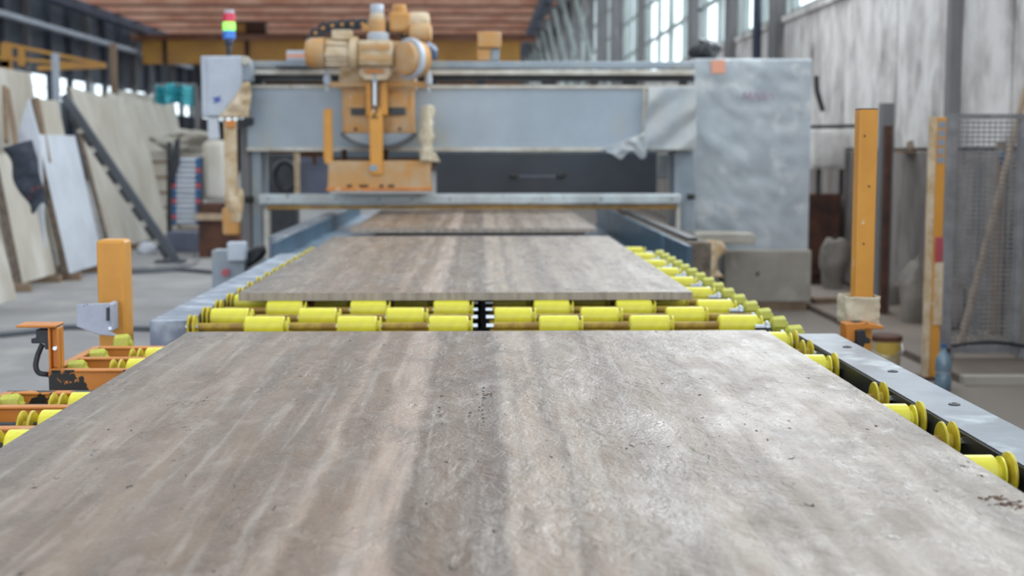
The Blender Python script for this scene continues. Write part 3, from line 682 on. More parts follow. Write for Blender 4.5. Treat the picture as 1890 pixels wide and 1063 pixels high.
# ---------------------------------------------------------------- cutting head (rides along the beam)
YH = 11.55
h = thing('cutting_head', (at(697, 200, YH).x, YH, at(697, 352, YH).z), 'dusty orange cutting head with motors hanging on the front of the bridge', 'machine head')
MB().pbox(632, 165, 763, 246, YH+.1, .3).build('carriage', 'dusty_orange', h, bevel=.01)
for a_ in ((640, 172, 674, 200), (716, 172, 752, 200)): MB().pbox(*a_, YH+.085, .02).build('carriage_panel', 'dusty_orange', h, bevel=.004)
for a_ in ((648, 200, 674, 212), (717, 198, 748, 212)): MB().pbox(*a_, YH+.07, .05).build('black_clamp', 'dark_steel', h, bevel=.005)
for x, y_ in ((656, 238), (738, 238)):
    MB().cyl(at(x, y_, YH+.08), at(x, y_, YH+.12), .014, n=6).build('bolt', 'rust', h)
pts = [(632, 246), (763, 246)]+[(697.5+74*math.cos(math.radians(a_)), 231+40*math.sin(math.radians(a_))) for a_ in range(22, 159, 8)]
MB().pprism(pts, YH+.06, .32).build('blade_guard', 'steel_grey_paint', h)
pts = [(697.5+76*math.cos(math.radians(a_)), 232+42*math.sin(math.radians(a_))) for a_ in range(20, 161, 8)]+[(697.5+70*math.cos(math.radians(a_)), 230+38*math.sin(math.radians(a_))) for a_ in range(160, 19, -8)]
MB().pprism(pts, YH+.04, .3).build('guard_rim', 'dark_panel', h)
MB().pbox(625, 126, 768, 167, YH+.2, .2).build('carriage_top', 'dusty_cream', h, bevel=.02)
MB().pbox(603, 151, 796, 160, YH+.02, .08).build('cross_bar', 'dusty_orange', h, bevel=.004)
for x in (604, 791):
    MB().lathe(at(x, 168, YH+.03), (0, 0, 1), [(0, .012), (.05, .012), (.055, .03), (.09, .034), (.13, .03), (.135, .018), (.17, .016)], 12).build('end_lug', 'cabinet_white', h)
for a_ in ((675, 150, 686, 214), (701, 150, 715, 212)): MB().pbox(*a_, YH-.02, .06).build('slide', 'amber_post', h, bevel=.006)
MB().pbox(682, 200, 706, 322, YH-.05, .08).build('centre_column', 'amber_post', h, bevel=.006)
MB().cyl(at(692, 195, YH-.07), at(692, 150, YH-.07), .024, n=14).build('piston', 'shaft_steel', h)
MB().cyl(at(692, 152, YH-.07), at(692, 132, YH-.07), .034, n=14).build('piston_cap', 'steel_grey_paint', h)
c = at(691, 209, YH-.056); text_mb('2', .135, c).build('numeral', 'ink', h)
# apron
pts = [(604, 352), (606, 297), (793, 297), (792, 330), (796, 352)]
MB().pprism(pts, YH-.03, .45).build('apron', 'dusty_orange', h, bevel=.01)
MB().pbox(602, 346, 797, 353, YH-.05, .05).build('apron_lip', 'orange_paint', h, bevel=.004)
for x0, x1 in ((640, 650), (663, 680), (700, 708), (716, 728)):
    MB().pbox(x0, 341, x1, 346, YH-.036, .01).build('stain_patch', 'ink', h)
MB().pbox(682, 305, 697, 315, YH-.056, .01).build('label_plate', 'steel_grey_paint', h)
MB().pprism([(597, 202), (612, 200), (614, 296), (608, 306), (600, 302), (597, 290)], YH-.02, .05).build('side_arm', 'amber_post', h, bevel=.005)
MB().pprism([(779, 200), (795, 200), (797, 290), (792, 306), (780, 302)], YH-.02, .05).build('side_arm', 'amber_post', h, bevel=.005)
for x in (635, 712):
    MB().cyl(at(x, 276, YH+.3), at(x, 299, YH+.3), .024, n=10).build('guide_rod', 'rust', h)
# motors
def xcyl(x0, x1, yc, r, Y, prof=None, nm='motor', m='dusty_cream', n=24):
    p = at(x0, yc, Y); q = at(x1, yc, Y); L_ = q.x-p.x; k = Y/F
    pr = prof or [(0, .8), (.06, 1), (.94, 1), (1, .9)]
    return MB().lathe(p, (1, 0, 0), [(a_*L_, b_*r*k) for a_, b_ in pr], n).build(nm, m, h)
Ym = YH-.05
xcyl(564, 600, 98, 28, Ym, [(0, .5), (.05, .8), (.3, .97), (1, 1)], 'fan_cover', 'dusty_orange')
mo = xcyl(600, 646, 98, 25, Ym, nm='motor_body')
for k in range(8):
    a_ = k*math.pi/4+.2; p = at(602, 98, Ym); q = at(644, 98, Ym); r_ = 26*Ym/F
    d_ = Vector((0, math.cos(a_), math.sin(a_)))*r_
    MB().bar(p+d_, q+d_, .012, .03).build('fin', 'dusty_cream', mo)
xcyl(646, 662, 99, 31, Ym, [(0, .9), (.1, 1), (.9, 1), (1, .9)], 'motor_flange', 'dusty_cream')
MB().pbox(660, 74, 725, 121, Ym-.13, .3).build('gearbox', 'dusty_cream', h, bevel=.02)
MB().pbox(664, 82, 720, 92, Ym-.14, .02).pbox(664, 102, 720, 112, Ym-.14, .02).build('gearbox_rib', 'dusty_orange', h, bevel=.004)
MB().pbox(722, 76, 765, 125, Ym-.05, .25).build('gearbox', 'dusty_orange', h, bevel=.02)
c = at(744, 108, Ym-.16); MB().lathe(c, (.7, .7, 0), [(0, .11), (.012, .135), (.03, .14), (.05, .14), (.06, .15), (.18, .15)], 26).build('round_cover', 'dusty_orange', h)
MB().lathe(at(752, 108, Ym-.12), (.7, .7, 0), [(0, .16), (.012, .172), (.045, .172), (.055, .165)], 26).build('cover_ring', 'cabinet_white', h)
MB().pbox(612, 55, 649, 73, Ym-.08, .16).build('terminal_box', 'dusty_cream', h, bevel=.01)
MB().pprism([(666, 122), (720, 122), (724, 136), (714, 148), (672, 148), (662, 136)], Ym-.05, .2).build('neck', 'dusty_cream', h, bevel=.01)
MB().pbox(672, 128, 708, 135, Ym-.07, .04).build('neck_ring', 'orange_paint', h, bevel=.003)
def zcyl(px, y0, y1, r, Y, nm, m):
    p = at(px, y1, Y); q = at(px, y0, Y); k = Y/F
    return MB().lathe(p, (0, 0, 1), [(0, r*k*.95), (.01, r*k), ((q.z-p.z)-.012, r*k), (q.z-p.z, r*k*.85)], 18).build(nm, m, h)
zcyl(698, 60, 76, 20, Ym+.02, 'drive_base', 'cabinet_white'); zcyl(696, 36, 61, 16, Ym+.02, 'drive_body', 'dusty_orange'); zcyl(696, 24, 38, 13, Ym+.02, 'drive_neck', 'dusty_cream')
zcyl(696, 8, 26, 12, Ym+.02, 'drive_cap', 'cabinet_white')
MB().pbox(668, 44, 684, 58, Ym, .1).build('side_port', 'dusty_orange', h, bevel=.01)
zcyl(737, 9, 24, 13, Ym+.08, 'gear_cap', 'dusty_orange')
MB().pbox(718, 22, 757, 58, Ym, .2).build('gear_housing', 'dusty_orange', h, bevel=.02)
xcyl(756, 793, 42, 19, Ym+.1, [(0, .9), (.1, 1), (.8, 1), (.95, .9), (1, .6)], 'small_motor', 'dusty_cream')
xcyl(756, 797, 61, 17, Ym+.02, [(0, .9), (.1, 1), (.8, 1), (.95, .9), (1, .6)], 'small_motor', 'dusty_orange')
g = rock(at(790, 96, Ym+.2), .085, .08, .085, 9, amp=.4); g.build('blue_fitting', 'tin_blue', h)
# energy chain
ch = thing('cable_chain', at(650, 60, YH+.45), 'black plastic cable chain arching over behind the cutting head motors', 'cable chain')
path = [(572, 84), (578, 68), (590, 56), (606, 50), (624, 47), (642, 46), (660, 45), (680, 45), (700, 47), (722, 51), (742, 58), (756, 68)]
for i in range(len(path)-1):
    p = at(*path[i], YH+.4); q = at(*path[i+1], YH+.4); dvec = (q-p)*.05
    lk = MB().bar(p+dvec, q-dvec, .085, .14).build('link', 'black_rubber', ch, bevel=.006)
    m_ = (p+q)/2
    MB().cyl(m_-Vector((0, .078, 0)), m_-Vector((0, .068, 0)), .013, n=8).build('rivet', 'amber_post', lk)
t = thing('tray_box', at(545, 121, YH+.4), 'small white striped box on top of the bridge, left of the big motor', 'box')
MB().pbox(528, 93, 566, 113, YH+.3, .2).build('body', 'cabinet_white', t, bevel=.01)
MB().pbox(528, 100, 566, 106, YH+.296, .01).build('stripe', 'marker_orange', t)
MB().pprism([(504, 121), (522, 113), (575, 113), (575, 121)], YH+.28, .3).build('ramp', 'steel_grey_paint', t)
# cloth on right side arm
c0 = at(788, 196, YH-.05); c1 = at(786, 296, YH-.05)
def fc(u, v):
    p = c0.lerp(c1, v); an = u*2*math.pi; r_ = .055*(1+.3*noise.noise(Vector((v*6, 2, 1))))
    q = p+Vector((math.cos(an)*r_, math.sin(an)*r_+.03, 0)); return q+Vector((noise.noise(q*18), 0, noise.noise(q*13)))*.02
o = T(solid(cloth(fc, 20, 26).build('cloth_wrap', 'cream_cloth', None, loc=c1), .004), 'ragged cream cloth tied round the right arm of the cutting head', 'cloth')
MB().pprism([(796, 278), (804, 282), (813, 299), (800, 298), (793, 300)], YH-.04, .02).build('cloth_tail', 'cream_cloth', o, bevel=.004)

# yellow box on top rail
t = thing('junction_box', at(903, 112, YG+.1), 'small yellow steel box standing on the middle of the bridge top rail', 'box')
MB().pbox(881, 59, 925, 88, YG+.05, .16).build('body', 'dusty_orange', t, bevel=.01)
MB().pbox(881, 90, 905, 112, YG+.07, .12).build('stand', 'dusty_orange', t, bevel=.005)
MB().pbox(906, 90, 922, 112, YG+.09, .1).build('plug', 'steel_grey_paint', t, bevel=.005)
# control cabinet and signal tower
YK = 11.75
t = thing('control_cabinet', at(415, 216, YK), 'white-grey electrical cabinet on the left end of the bridge, with blue logo mark', 'cabinet')
MB().pbox(371, 103, 447, 216, YK, .38).build('body', 'cabinet_white', t, bevel=.012)
MB().pbox(383, 106, 445, 213, YK-.012, .014).build('door', 'cabinet_white', t, bevel=.004)
MB().pprism([(446, 108), (458, 108), (463, 128), (463, 150), (446, 150)], YK+.02, .2).build('side_cover', 'steel_grey_paint', t, bevel=.008)
MB().lathe(at(452, 112, YK-.0), (0, 1, 0), [(0, .03), (.01, .04), (.04, .04)], 16).build('cable_gland', 'cream_metal', t)
MB().pprism([(391, 181), (409, 177), (404, 184), (411, 186), (393, 191), (397, 185)], YK-.016, .004).build('logo', 'logo_blue', t)
def fb(u, v):
    x0 = 448-30*v-16*(v**2); x1 = 462+2*math.sin(v*5)
    px = x0+(x1-x0)*u; p = at(px, 152+64*v, YK-.03)
    return p+Vector((0, noise.noise(Vector((px*.06, v*4, 0)))*.04-.03*math.sin(u*3.14), 0))
o = T(solid(cloth(fb, 14, 20).build('plastic_bag', 'dusty_cream', None, loc=at(440, 216, YK-.03)), .004), 'crumpled dusty bag draped over the lower right of the control cabinet', 'bag')
t = thing('signal_tower', at(423, 103, YK+.1), 'stack light with red, lit green and blue lenses on the control cabinet', 'signal light')
def st(y0, y1, r, nm, m):
    p = at(423, y1, YK+.1); q = at(423, y0, YK+.1); k = YK/F
    return MB().lathe(p, (0, 0, 1), [(0, r*k*.9), (.006, r*k), (q.z-p.z-.006, r*k), (q.z-p.z, r*k*.9)], 20).build(nm, m, t)
st(82, 103, 5, 'stem', 'dark_steel'); st(72, 83, 8, 'base', 'blue_steel')
st(57, 72, 11, 'lens', 'lamp_blue')['label'] = 'blue lens'; st(41, 57, 11.5, 'lens', 'lamp_green')['label'] = 'lit green lens'
st(25, 41, 11, 'lens', 'lamp_red')['label'] = 'red lens'; st(19, 25, 9, 'cap', 'cabinet_white')

# plastic film over the right end of the beam
def ff(u, v):
    px = 1196+88*u-(10*v*(1-u)); py = 161+116*v
    p = at(px, py, YG-.04); return p+Vector((0, -.02+.028*noise.noise(Vector((px*.035+py*.02, py*.015, 0)))+.01*math.sin((px*.8+py*1.1)*.09), 0))
o = T(solid(cloth(ff, 40, 40).build('plastic_sheet', 'plastic_film', None, loc=at(1240, 277, YG)), .003), 'wrinkled clear plastic sheet over the right end of the grey beam', 'plastic sheet')
def fg(u, v):
    x0, y0 = 1108+82*u, 276-32*u; x1, y1 = 1135+58*u, 286+8*math.sin(u*9)
    px = x0+(x1-x0)*v; py = y0+(y1-y0)*v; return at(px, py, YG-.06)+Vector((0, .03*noise.noise(Vector((px*.07, py*.07, 3))), 0))
o = T(solid(cloth(fg, 24, 10).build('plastic_sheet', 'plastic_film', None, loc=at(1150, 290, YG-.06)), .003), 'torn corner of plastic hanging below the beam, left of the wrinkled sheet', 'plastic sheet')
# wrapped cabinet
YW = 12.4
x0, x1 = at(1280, 280, YW).x, at(1495, 280, YW).x; zt2 = at(1390, 108, YW).z; zb2 = 0
t = thing('wrapped_cabinet', ((x0+x1)/2, YW+.4, 0), 'tall grey cabinet wrapped in crinkled plastic at the right of the bridge', 'cabinet')
MB().box(x0+.03, x1-.03, YW+.05, YW+.85, 0, zt2-.03).build('body', 'steel_grey_paint', t)
def fcab(u, v):
    per = [(x0, YW+.9), (x0, YW), (x1, YW), (x1, YW+.9)]; s_ = u*3; i = min(int(s_), 2); f_ = s_-i
    if 0.31 < u < .69: pass
    a_ = Vector(per[i]); b_ = Vector(per[i+1]); q = a_.lerp(b_, f_); z = .3+(zt2-.3)*v
    fld = .03*noise.noise(Vector((q.x*2.6+z*1.3, z*2.0, 4)))+.014*noise.noise(Vector((q.x*8+z*5, z*7, 2)))
    nrm = Vector((0, -1, 0)) if i == 1 else Vector((-1 if i == 0 else 1, 0, 0))
    e_ = min(f_, 1-f_)*8; e_ = min(1, e_)
    return Vector((q.x, q.y, z))+nrm*fld*e_
solid(cloth(fcab, 120, 70).build('plastic_wrap', 'plastic_wrap', t), .003)
MB().box(x0+.01, x1-.01, YW+.01, YW+.9, zt2-.02, zt2).build('top_cover', 'plastic_wrap', t)
def scr(pts, Y, m, nm): MB().tube([at(a_, b_, Y) for a_, b_ in pts], .006, 6).build(nm, m, t)
MB().pprism([(1312, 112), (1338, 110), (1339, 135), (1314, 136)], YW-.035, .004).build('tape_mark', 'marker_orange', t)
scr([(1372, 184), (1374, 170), (1380, 182), (1386, 170), (1388, 185), (1394, 180), (1396, 170), (1402, 184), (1406, 172), (1412, 172), (1410, 184), (1418, 178), (1426, 172), (1428, 184)], YW-.04, 'marker_pink', 'marker_scribble')

# ---------------------------------------------------------------- stone blocks on the right
pA = atz(1338, 560, .0); Yk = 12.2
t = MB(); xa, xb = at(1337, 520, Yk).x, at(1497, 520, Yk).x; zt2 = at(1420, 462, Yk).z; zl = at(1420, 558, Yk).z
t.box(xa, xb, Yk, Yk+.16, zl, zt2)
o = T(t.build('stone_block', 'stone_block', None, bevel=.012, loc=((xa+xb)/2, Yk, zl)), 'squared grey stone block with a small hole, in front of the wrapped cabinet', 'stone block')
MB().cyl(at(1397, 505, Yk-.001), at(1397, 505, Yk+.004), .022, n=12).build('drill_hole', 'ink', o)
o = T(MB().box(xa+.05, xb-.03, Yk+.01, Yk+.15, 0, zl).build('timber_support', 'wood', None, loc=((xa+xb)/2, Yk, 0)), 'dark timber baulk lying under the squared stone block', 'timber')
Y1 = 11.7
o = T(MB().pprism([(1285, 434), (1300, 430), (1390, 431), (1396, 436), (1394, 452), (1290, 450)], Y1+.0, .35).build('stone_offcut', 'stone_block', None, bevel=.01, loc=at(1340, 452, Y1)), 'flat pale stone piece lying left of and above the squared block', 'stone block')
xo0, xo1 = at(1296, 452, Y1).x, at(1330, 452, Y1).x; zo = at(1310, 450, Y1).z
T(MB().box(xo0, xo1, Y1+.05, Y1+.3, 0, zo).build('stone_pier', 'rubble', None, bevel=.01, loc=(xo0, Y1, 0)), 'rough stone pier holding up the flat pale stone piece', 'stone block')
def frag(u, v):
    p = at(1286+48*u+5*math.sin(v*7), 442+78*v-10*u*v, Y1-.15); return p+Vector((noise.noise(p*9)*.05, noise.noise(p*6)*.16, noise.noise(p*11)*.03))
o = T(solid(cloth(frag, 16, 20).build('plastic_bag', 'dusty_cream', None, loc=at(1310, 520, Y1-.1)), .006), 'crumpled dirty bag hanging left of the squared stone block', 'bag')

# grey boxes with red button on left
Ye = 9.3
t = thing('control_box', at(425, 540, Ye), 'grey control box with a red emergency button at the end of the left rail', 'control box')
MB().pbox(391, 462, 452, 545, Ye, .18).build('body', 'steel_grey_paint', t, bevel=.008)
MB().pbox(419, 447, 452, 482, Ye-.06, .1).build('upper_box', 'cabinet_white', t, bevel=.008)
MB().cyl(at(416, 503, Ye-.04), at(416, 503, Ye), .026, n=16).build('emergency_button', 'red_plastic', t)
p = at(420, 545, Ye); MB().box(p.x-.04, p.x+.04, Ye+.04, Ye+.12, 0, p.z+.01).build('stand', 'dark_steel', t)
o = T(MB().pprism([(455, 462), (480, 452), (486, 470), (472, 486), (450, 498), (446, 484)], Ye+.1, .2).build('drive_motor', 'black_rubber', None, bevel=.02, loc=at(465, 498, Ye)), 'small black motor behind the grey control box', 'motor')

# ================================================================== LEFT STONE STORE
def lean(y0, y1, xb, H, lean_, t_, mface, label, cat='stone slab', zb=.08, edge='stone_edge', Ht=None, grp=None):
    # slab parallel to the hall, leaning to the left; near end shows its edge
    H2 = H if Ht is None else Ht
    q = [(xb, y0, zb), (xb, y1, zb), (xb-lean_*H2/H, y1, zb+H2), (xb-lean_, y0, zb+H)]
    nrm = Vector((-H, 0, -lean_)).normalized()*t_
    o = MB().hexa(q, nrm).build('stone_slab', mface, None, bevel=.004, loc=(xb, (y0+y1)/2, zb)); T(o, label, cat, 'slabs leaning in the store')
    # rough unpolished near edge
    e0 = Vector(q[0]); e3 = Vector(q[3]); d = Vector((0, -.006, 0))
    MB().hexa([e0, e3, e3+nrm, e0+nrm], d).build('rough_edge', edge, o)
    return o
def rack_foot(x, y0, y1, label):
    for k, (ya, w_) in enumerate(((y0, 'near'), (y1-.1, 'far'))):
        o = MB().box(x-.6, x+.12, ya, ya+.1, 0, .078).build('timber_bearer', 'wood', None, bevel=.005, loc=(x, ya, 0)); T(o, w_+' '+label, 'timber', 'bearers under the leaning slabs')
def B(px, py): return atz(px, py, .08)
lean(11.6, 12.6, at(32, 550, 12.6).x, 1.35, .28, .05, 'marble_cream', 'pale stone slab cut off by the left picture edge, nearest of the leaning slabs')
lean(14.1, 15.3, at(48, 520, 14.2).x, 1.33, .22, .09, 'marble_cream', 'off-white leaning slab with a dark jacket over its top corner')
lean(15.2, 16.6, at(133, 505, 15.3).x, 1.55, .30, .08, 'marble_blue', 'bluish white leaning slab with slanted top, left of the orange post')
lean(16.6, 17.5, at(128, 480, 16.6).x, 2.0, .35, .05, 'marble_cream', 'narrow cream slab standing behind the bluish white slab')
lean(19.0, 22.6, at(205, 455, 19.0).x, 2.25, .5, .06, 'marble_cream', 'tall cream slab behind the toothed dark bar', Ht=2.1)
lean(22.9, 27.5, at(268, 437, 22.9).x, 2.35, .6, .06, 'marble_cream', 'tall greyish cream slab far left of the stacked rollers', Ht=2.25)
lean(15.5, 19.3, at(75, 500, 17.4).x-.35, 2.45, .30, .10, 'marble_cream', 'biggest pale slab reaching the left picture edge, behind the leaning wooden struts')
lean(28, 33, at(285, 425, 27).x-.4, 2.6, .5, .1, 'marble_cream', 'far pale slab below the bright low windows')
for x_, y_, lb in ((at(45, 532, 14.2).x, 14.0, 'dark timber bearer under the off-white slab with the jacket'), (at(130, 515, 15.3).x, 15.25, 'dark timber bearer under the bluish white slab'), (at(205, 470, 19).x, 19.1, 'timber bearer under the tall cream slab')):
    rack_foot(x_, y_, y_+1.1, lb)
# struts
for (a_, b_, lb) in (((8, 160, 16.2), (12, 262, 15.6), 'straight wooden strut nearest the left picture edge'), ((13, 165, 15.2), (31, 275, 14.8), 'slanting wooden strut right of the straight one at far left'), ((68, 180, 15.6), (90, 300, 15.4), 'brown wooden strut between two white slabs at left')):
    T(MB().bar(at(*a_), at(*b_), .045, .05).build('wooden_strut', 'wood', None, loc=at(*b_)), lb, 'timber', 'wooden struts between the slabs')
T(MB().pprism([(52, 182), (74, 262), (84, 500), (44, 508), (32, 250)], 15.0, .05).build('marble_offcut', 'marble_blue', None, loc=at(50, 270, 15.0)), 'triangular white marble offcut between the wooden struts at left', 'stone slab')
# jacket
def fj(u, v):
    xl = 2+52*v+5*math.sin(v*9); xr = 58+30*v
    px = xl+(xr-xl)*u; py = 266+118*v+(8-16*u)*(1-v)+10*math.sin(u*5+v)*v
    p = at(px, py, 13.95); return p+Vector((0, -.06*math.sin(u*math.pi)+noise.noise(p*5)*.10, 0))
o = T(solid(cloth(fj, 22, 26).build('jacket', 'dark_cloth', None, loc=at(40, 380, 13.95)), .012), 'dark work jacket with red marks thrown over a leaning slab', 'jacket')
# toothed bar
pT = at(118, 176, 17.9); pB = atz(326, 482, .02)
t = thing('toothed_rack_bar', pB, 'long dark grey toothed steel bar leaning diagonally against the tall cream slab', 'rack')
MB().bar(pT, pB, .10, .08).build('bar', 'dark_panel', t)
ax = (pB-pT); L_ = ax.length; ax.normalize(); dn = Vector((ax.z, 0, -ax.x)).normalized()
if dn.x > 0: dn = -dn
for k in range(8):
    c = pT+ax*(L_*(.1+k*.112)); MB().bar(c+dn*.075, c+dn*.075+ax*(L_*.075), .06, .09).build('tooth', 'dark_steel', t)
for k in range(7):
    c = pT+ax*(L_*(.19+k*.112)); MB().bar(c+dn*.04, c+dn*.12, .03, .05).build('pin', 'cream_metal', t)
MB().bar(pB+Vector((-.25, 0, 0)), pB+Vector((.1, 0, 0)), .04, .3).build('foot', 'dark_panel', t)
# stacked rollers with red and blue ends
Yr = 19.5
t = thing('roller_rack', at(345, 425, Yr), 'stack of grey tubes with blue and red end rings, left of the bridge', 'rack')
for k in range(13):
    yv = 296+k*9.5; p = at(322, yv, Yr); q = at(366, yv, Yr)
    tb_ = MB().cyl(p, q, .033, n=12).build('tube', 'cabinet_white', t)
    for xx in (p, q): MB().cyl(xx-Vector((.03, 0, 0)), xx+Vector((.03, 0, 0)), .042, n=12).build('end_ring', ('blue_plastic', 'red_plastic')[k % 3 == 2], tb_)
MB().bar(at(313, 262, Yr+.1), at(313, 440, Yr+.1), .06, .1).bar(at(372, 290, Yr+.1), at(372, 440, Yr+.1), .04, .1).build('upright', 'dark_steel', t)
MB().pprism([(322, 258), (331, 254), (330, 300), (318, 340), (310, 330)], Yr-.1, .08).build('dark_sling', 'black_rubber', t, bevel=.01)
p = at(345, 425, Yr); MB().box(p.x-.3, p.x+.3, Yr, Yr+.5, 0, p.z-.02).build('base', 'purple_panel', t, bevel=.02)
# white sack
def sack(px, py, w_, h_, Y, lb, seed, m='marble_cream'):
    c = at(px, py, Y); g = rock((c.x, Y+w_*.5, c.z), w_, w_*.7, h_, seed, 3, .18); return T(g.build('bulk_bag', m, None, loc=(c.x, Y, c.z-h_*.8)), lb, 'bag')
T(MB().pprism([(372, 268), (378, 258), (410, 258), (418, 268), (418, 370), (372, 372)], 19.8, .5).build('white_tank', 'marble_cream', None, bevel=.09, loc=at(395, 372, 19.8)), 'rounded off-white tank left of the hanging orange arm', 'tank')
T(MB().pprism([(382, 214), (400, 212), (404, 256), (384, 258)], 19.95, .08).build('marble_offcut', 'marble_blue', None, bevel=.01, loc=at(392, 258, 19.95)), 'small bright white plate below the control cabinet at left', 'stone slab')
p = at(400, 440, 18.5); t = thing('pallet_box', (p.x, 18.6, 0), 'dark brown wooden box with a pale plank across, left of the hanging arm', 'box')
z1 = at(400, 376, 18.5).z; x0, x1 = at(366, 400, 18.5).x, at(440, 400, 18.5).x
MB().box(x0, x1, 18.5, 19.2, 0, z1).build('body', 'rust', t); zp = at(400, 398, 18.5).z
MB().box(x0-.03, x1, 18.46, 18.5, zp-.06, zp+.03).build('plank', 'pale_wood', t)
g = rock((at(325, 230, 23).x, 23.4, 1.62), .5, .4, .2, 2, 3, .9); T(g.build('rubble_heap', 'stone_block', None, loc=(at(325, 230, 23).x, 23.4, 1.4)), 'pale crumpled load on top of the far pallets behind the stacked tubes', 'bundle')
for px, lb in ((300, 'far left pallet stack of pale tiles behind the stacked tubes'), (352, 'far right pallet stack of pale tiles behind the stacked tubes')):
    c = at(px, 300, 23.4); b = MB(); o = T(b.box(c.x-.22, c.x+.22, 23.4, 24.0, .12, 1.45).build('tile_pallet', 'marble_cream', None, bevel=.02, loc=(c.x, 23.4, 0)), lb, 'pallet', 'far tile pallets')
    for k in range(5): MB().box(c.x-.23, c.x+.23, 23.37, 23.4, .2+k*.26, .24+k*.26).build('strap', 'wood', o)
    MB().box(c.x-.23, c.x+.23, 23.36, 24.05, 0, .12).build('pallet', 'wood', o)
# cyan tarp
def ft(u, v):
    p = at(288+72*u, 156+37*v+3*math.sin(u*9), 30); return p+Vector((0, .25*math.sin(u*14)+.1*noise.noise(Vector((u*4, v*4, 0))), 0))
o = T(solid(cloth(ft, 40, 10).build('tarpaulin', 'cyan_tarp', None, loc=at(324, 193, 30)), .01), 'cyan tarpaulin hung up far behind the slabs at left', 'tarpaulin')
MB().cyl(at(286, 158, 30.1), (at(286, 158, 30.1).x, 30.1, 0), .05).cyl(at(362, 158, 30.1), (at(362, 158, 30.1).x, 30.1, 0), .05).cyl(at(286, 157, 30.1), at(362, 157, 30.1), .03).build('tarpaulin_frame', 'grey_column', o)
# yellow jib at far left
Yj = 34
t = thing('jib_crane', at(30, 140, Yj), 'orange lattice jib crane beam above the leaning slabs at far left', 'crane')
for a_, b_, w_ in (((5, 80), (192, 119), .09), ((-5, 106), (192, 122), .08), ((70, 126), (195, 121), .12), ((12, 82), (12, 125), .22), ((40, 86), (40, 122), .14)):
    MB().bar(at(*a_, Yj), at(*b_, Yj), w_, w_).build('bar', 'crane_yellow', t)
q = at(12, 112, Yj); MB().bar(q, (q.x, Yj, 0), .22, .22).build('mast', 'crane_yellow', t)
for px, y0, m, lb in ((100, 98, 'cabinet_white', 'pale thin post rising behind the big slab at far left'), (207, 80, 'wood', 'brown timber post in front of the far left wall')):
    q = at(px, y0, 32); T(MB().box(q.x-.07, q.x+.07, 32, 32.14, 0, q.z).build('post', m, None, loc=(q.x, 32, 0)), lb, 'post')
# floor clutter left
g = rock(at(272, 463, 19.2), .13, .13, .14, 4, amp=.25); T(g.build('white_sack', 'marble_blue', None, loc=at(272, 475, 19.2)), 'small white sack on the floor by the foot of the toothed bar', 'bag')
q = atz(310, 440, 0); z1 = at(310, 395, q.y).z
T(MB().box(q.x-.12, q.x+.12, q.y, q.y+.25, 0, z1).build('green_bucket', 'stone_block', None, bevel=.03, loc=q), 'greenish grey bucket right of the tall cream slabs', 'bucket')
def hose(pts, r, lb, m='dark_panel', z=.02):
    T(MB().tube([atz(a_, b_, z) for a_, b_ in pts], r).build('hose', m, None, loc=atz(*pts[0], 0)), lb, 'hose')
hose([(-40, 622), (60, 612), (120, 604), (180, 604), (240, 606), (300, 607), (340, 606)], .022, 'black hose lying across the floor behind the left orange post')
hose([(225, 503), (290, 500), (330, 498), (395, 503)], .03, 'thin dark pipe on the floor in front of the toothed bar foot')
hose([(240, 497), (300, 493), (350, 489), (362, 482), (365, 474), (360, 468)], .025, 'curved grey hose looping towards the stacked tubes', 'grey_column')

# ================================================================== RIGHT SIDE
# timber/amber post, bottle
q = atz(1718, 700, 0); Yt = q.y
t = thing('measuring_post', (q.x, Yt, 0), 'slim pale and orange steel post left of the mesh gate', 'post')
k_ = Yt/F; zt2 = at(1718, 215, Yt).z
MB().box(q.x-.05, q.x-.012, Yt, Yt+.05, 0, zt2).build('pale_edge', 'dusty_cream', t, bevel=.004)
MB().box(q.x-.012, q.x+.05, Yt+.004, Yt+.05, 0, zt2-.005).build('face', 'amber_post', t, bevel=.004)
for k in range(5):
    z = zt2-.05-k*.055; MB().box(q.x-.003, q.x+.042, Yt-.0, Yt+.006, z-.02, z+.02).build('number_tab', 'steel_grey_paint', t)
MB().box(q.x, q.x+.05, Yt-.01, Yt+.004, at(0, 470, Yt).z-.06, at(0, 440, Yt).z).build('red_tag', 'red_plastic', t, bevel=.01)
MB().box(q.x+.0, q.x+.055, Yt-.006, Yt+.006, .35, at(0, 475, Yt).z-.04).build('grey_strip', 'dusty_cream', t)
MB().box(q.x-.1, q.x+.1, Yt-.05, Yt+.1, 0, .015).build('foot_plate', 'rust', t)
q = atz(1740, 720, 0); c = Vector((q.x, min(q.y, 8.16), 0))
o = T(MB().lathe(c, (0, 0, 1), [(0, .035), (.004, .047), (.03, .05), (.09, .05), (.11, .044), (.13, .05), (.19, .049), (.225, .03), (.245, .016), (.262, .015)], 20).build('water_bottle', 'water_bottle', None, loc=c), 'large dusty blue plastic water bottle at the foot of the slim post', 'bottle')
MB().cyl(c+Vector((0, 0, .26)), c+Vector((0, 0, .285)), .018, n=14).build('cap', 'blue_plastic', o)
MB().lathe(c+Vector((0, 0, .1)), (0, 0, 1), [(0, .0445), (.005, .046), (.025, .046), (.03, .0455)], 20).build('label_band', 'steel_grey_paint', o)
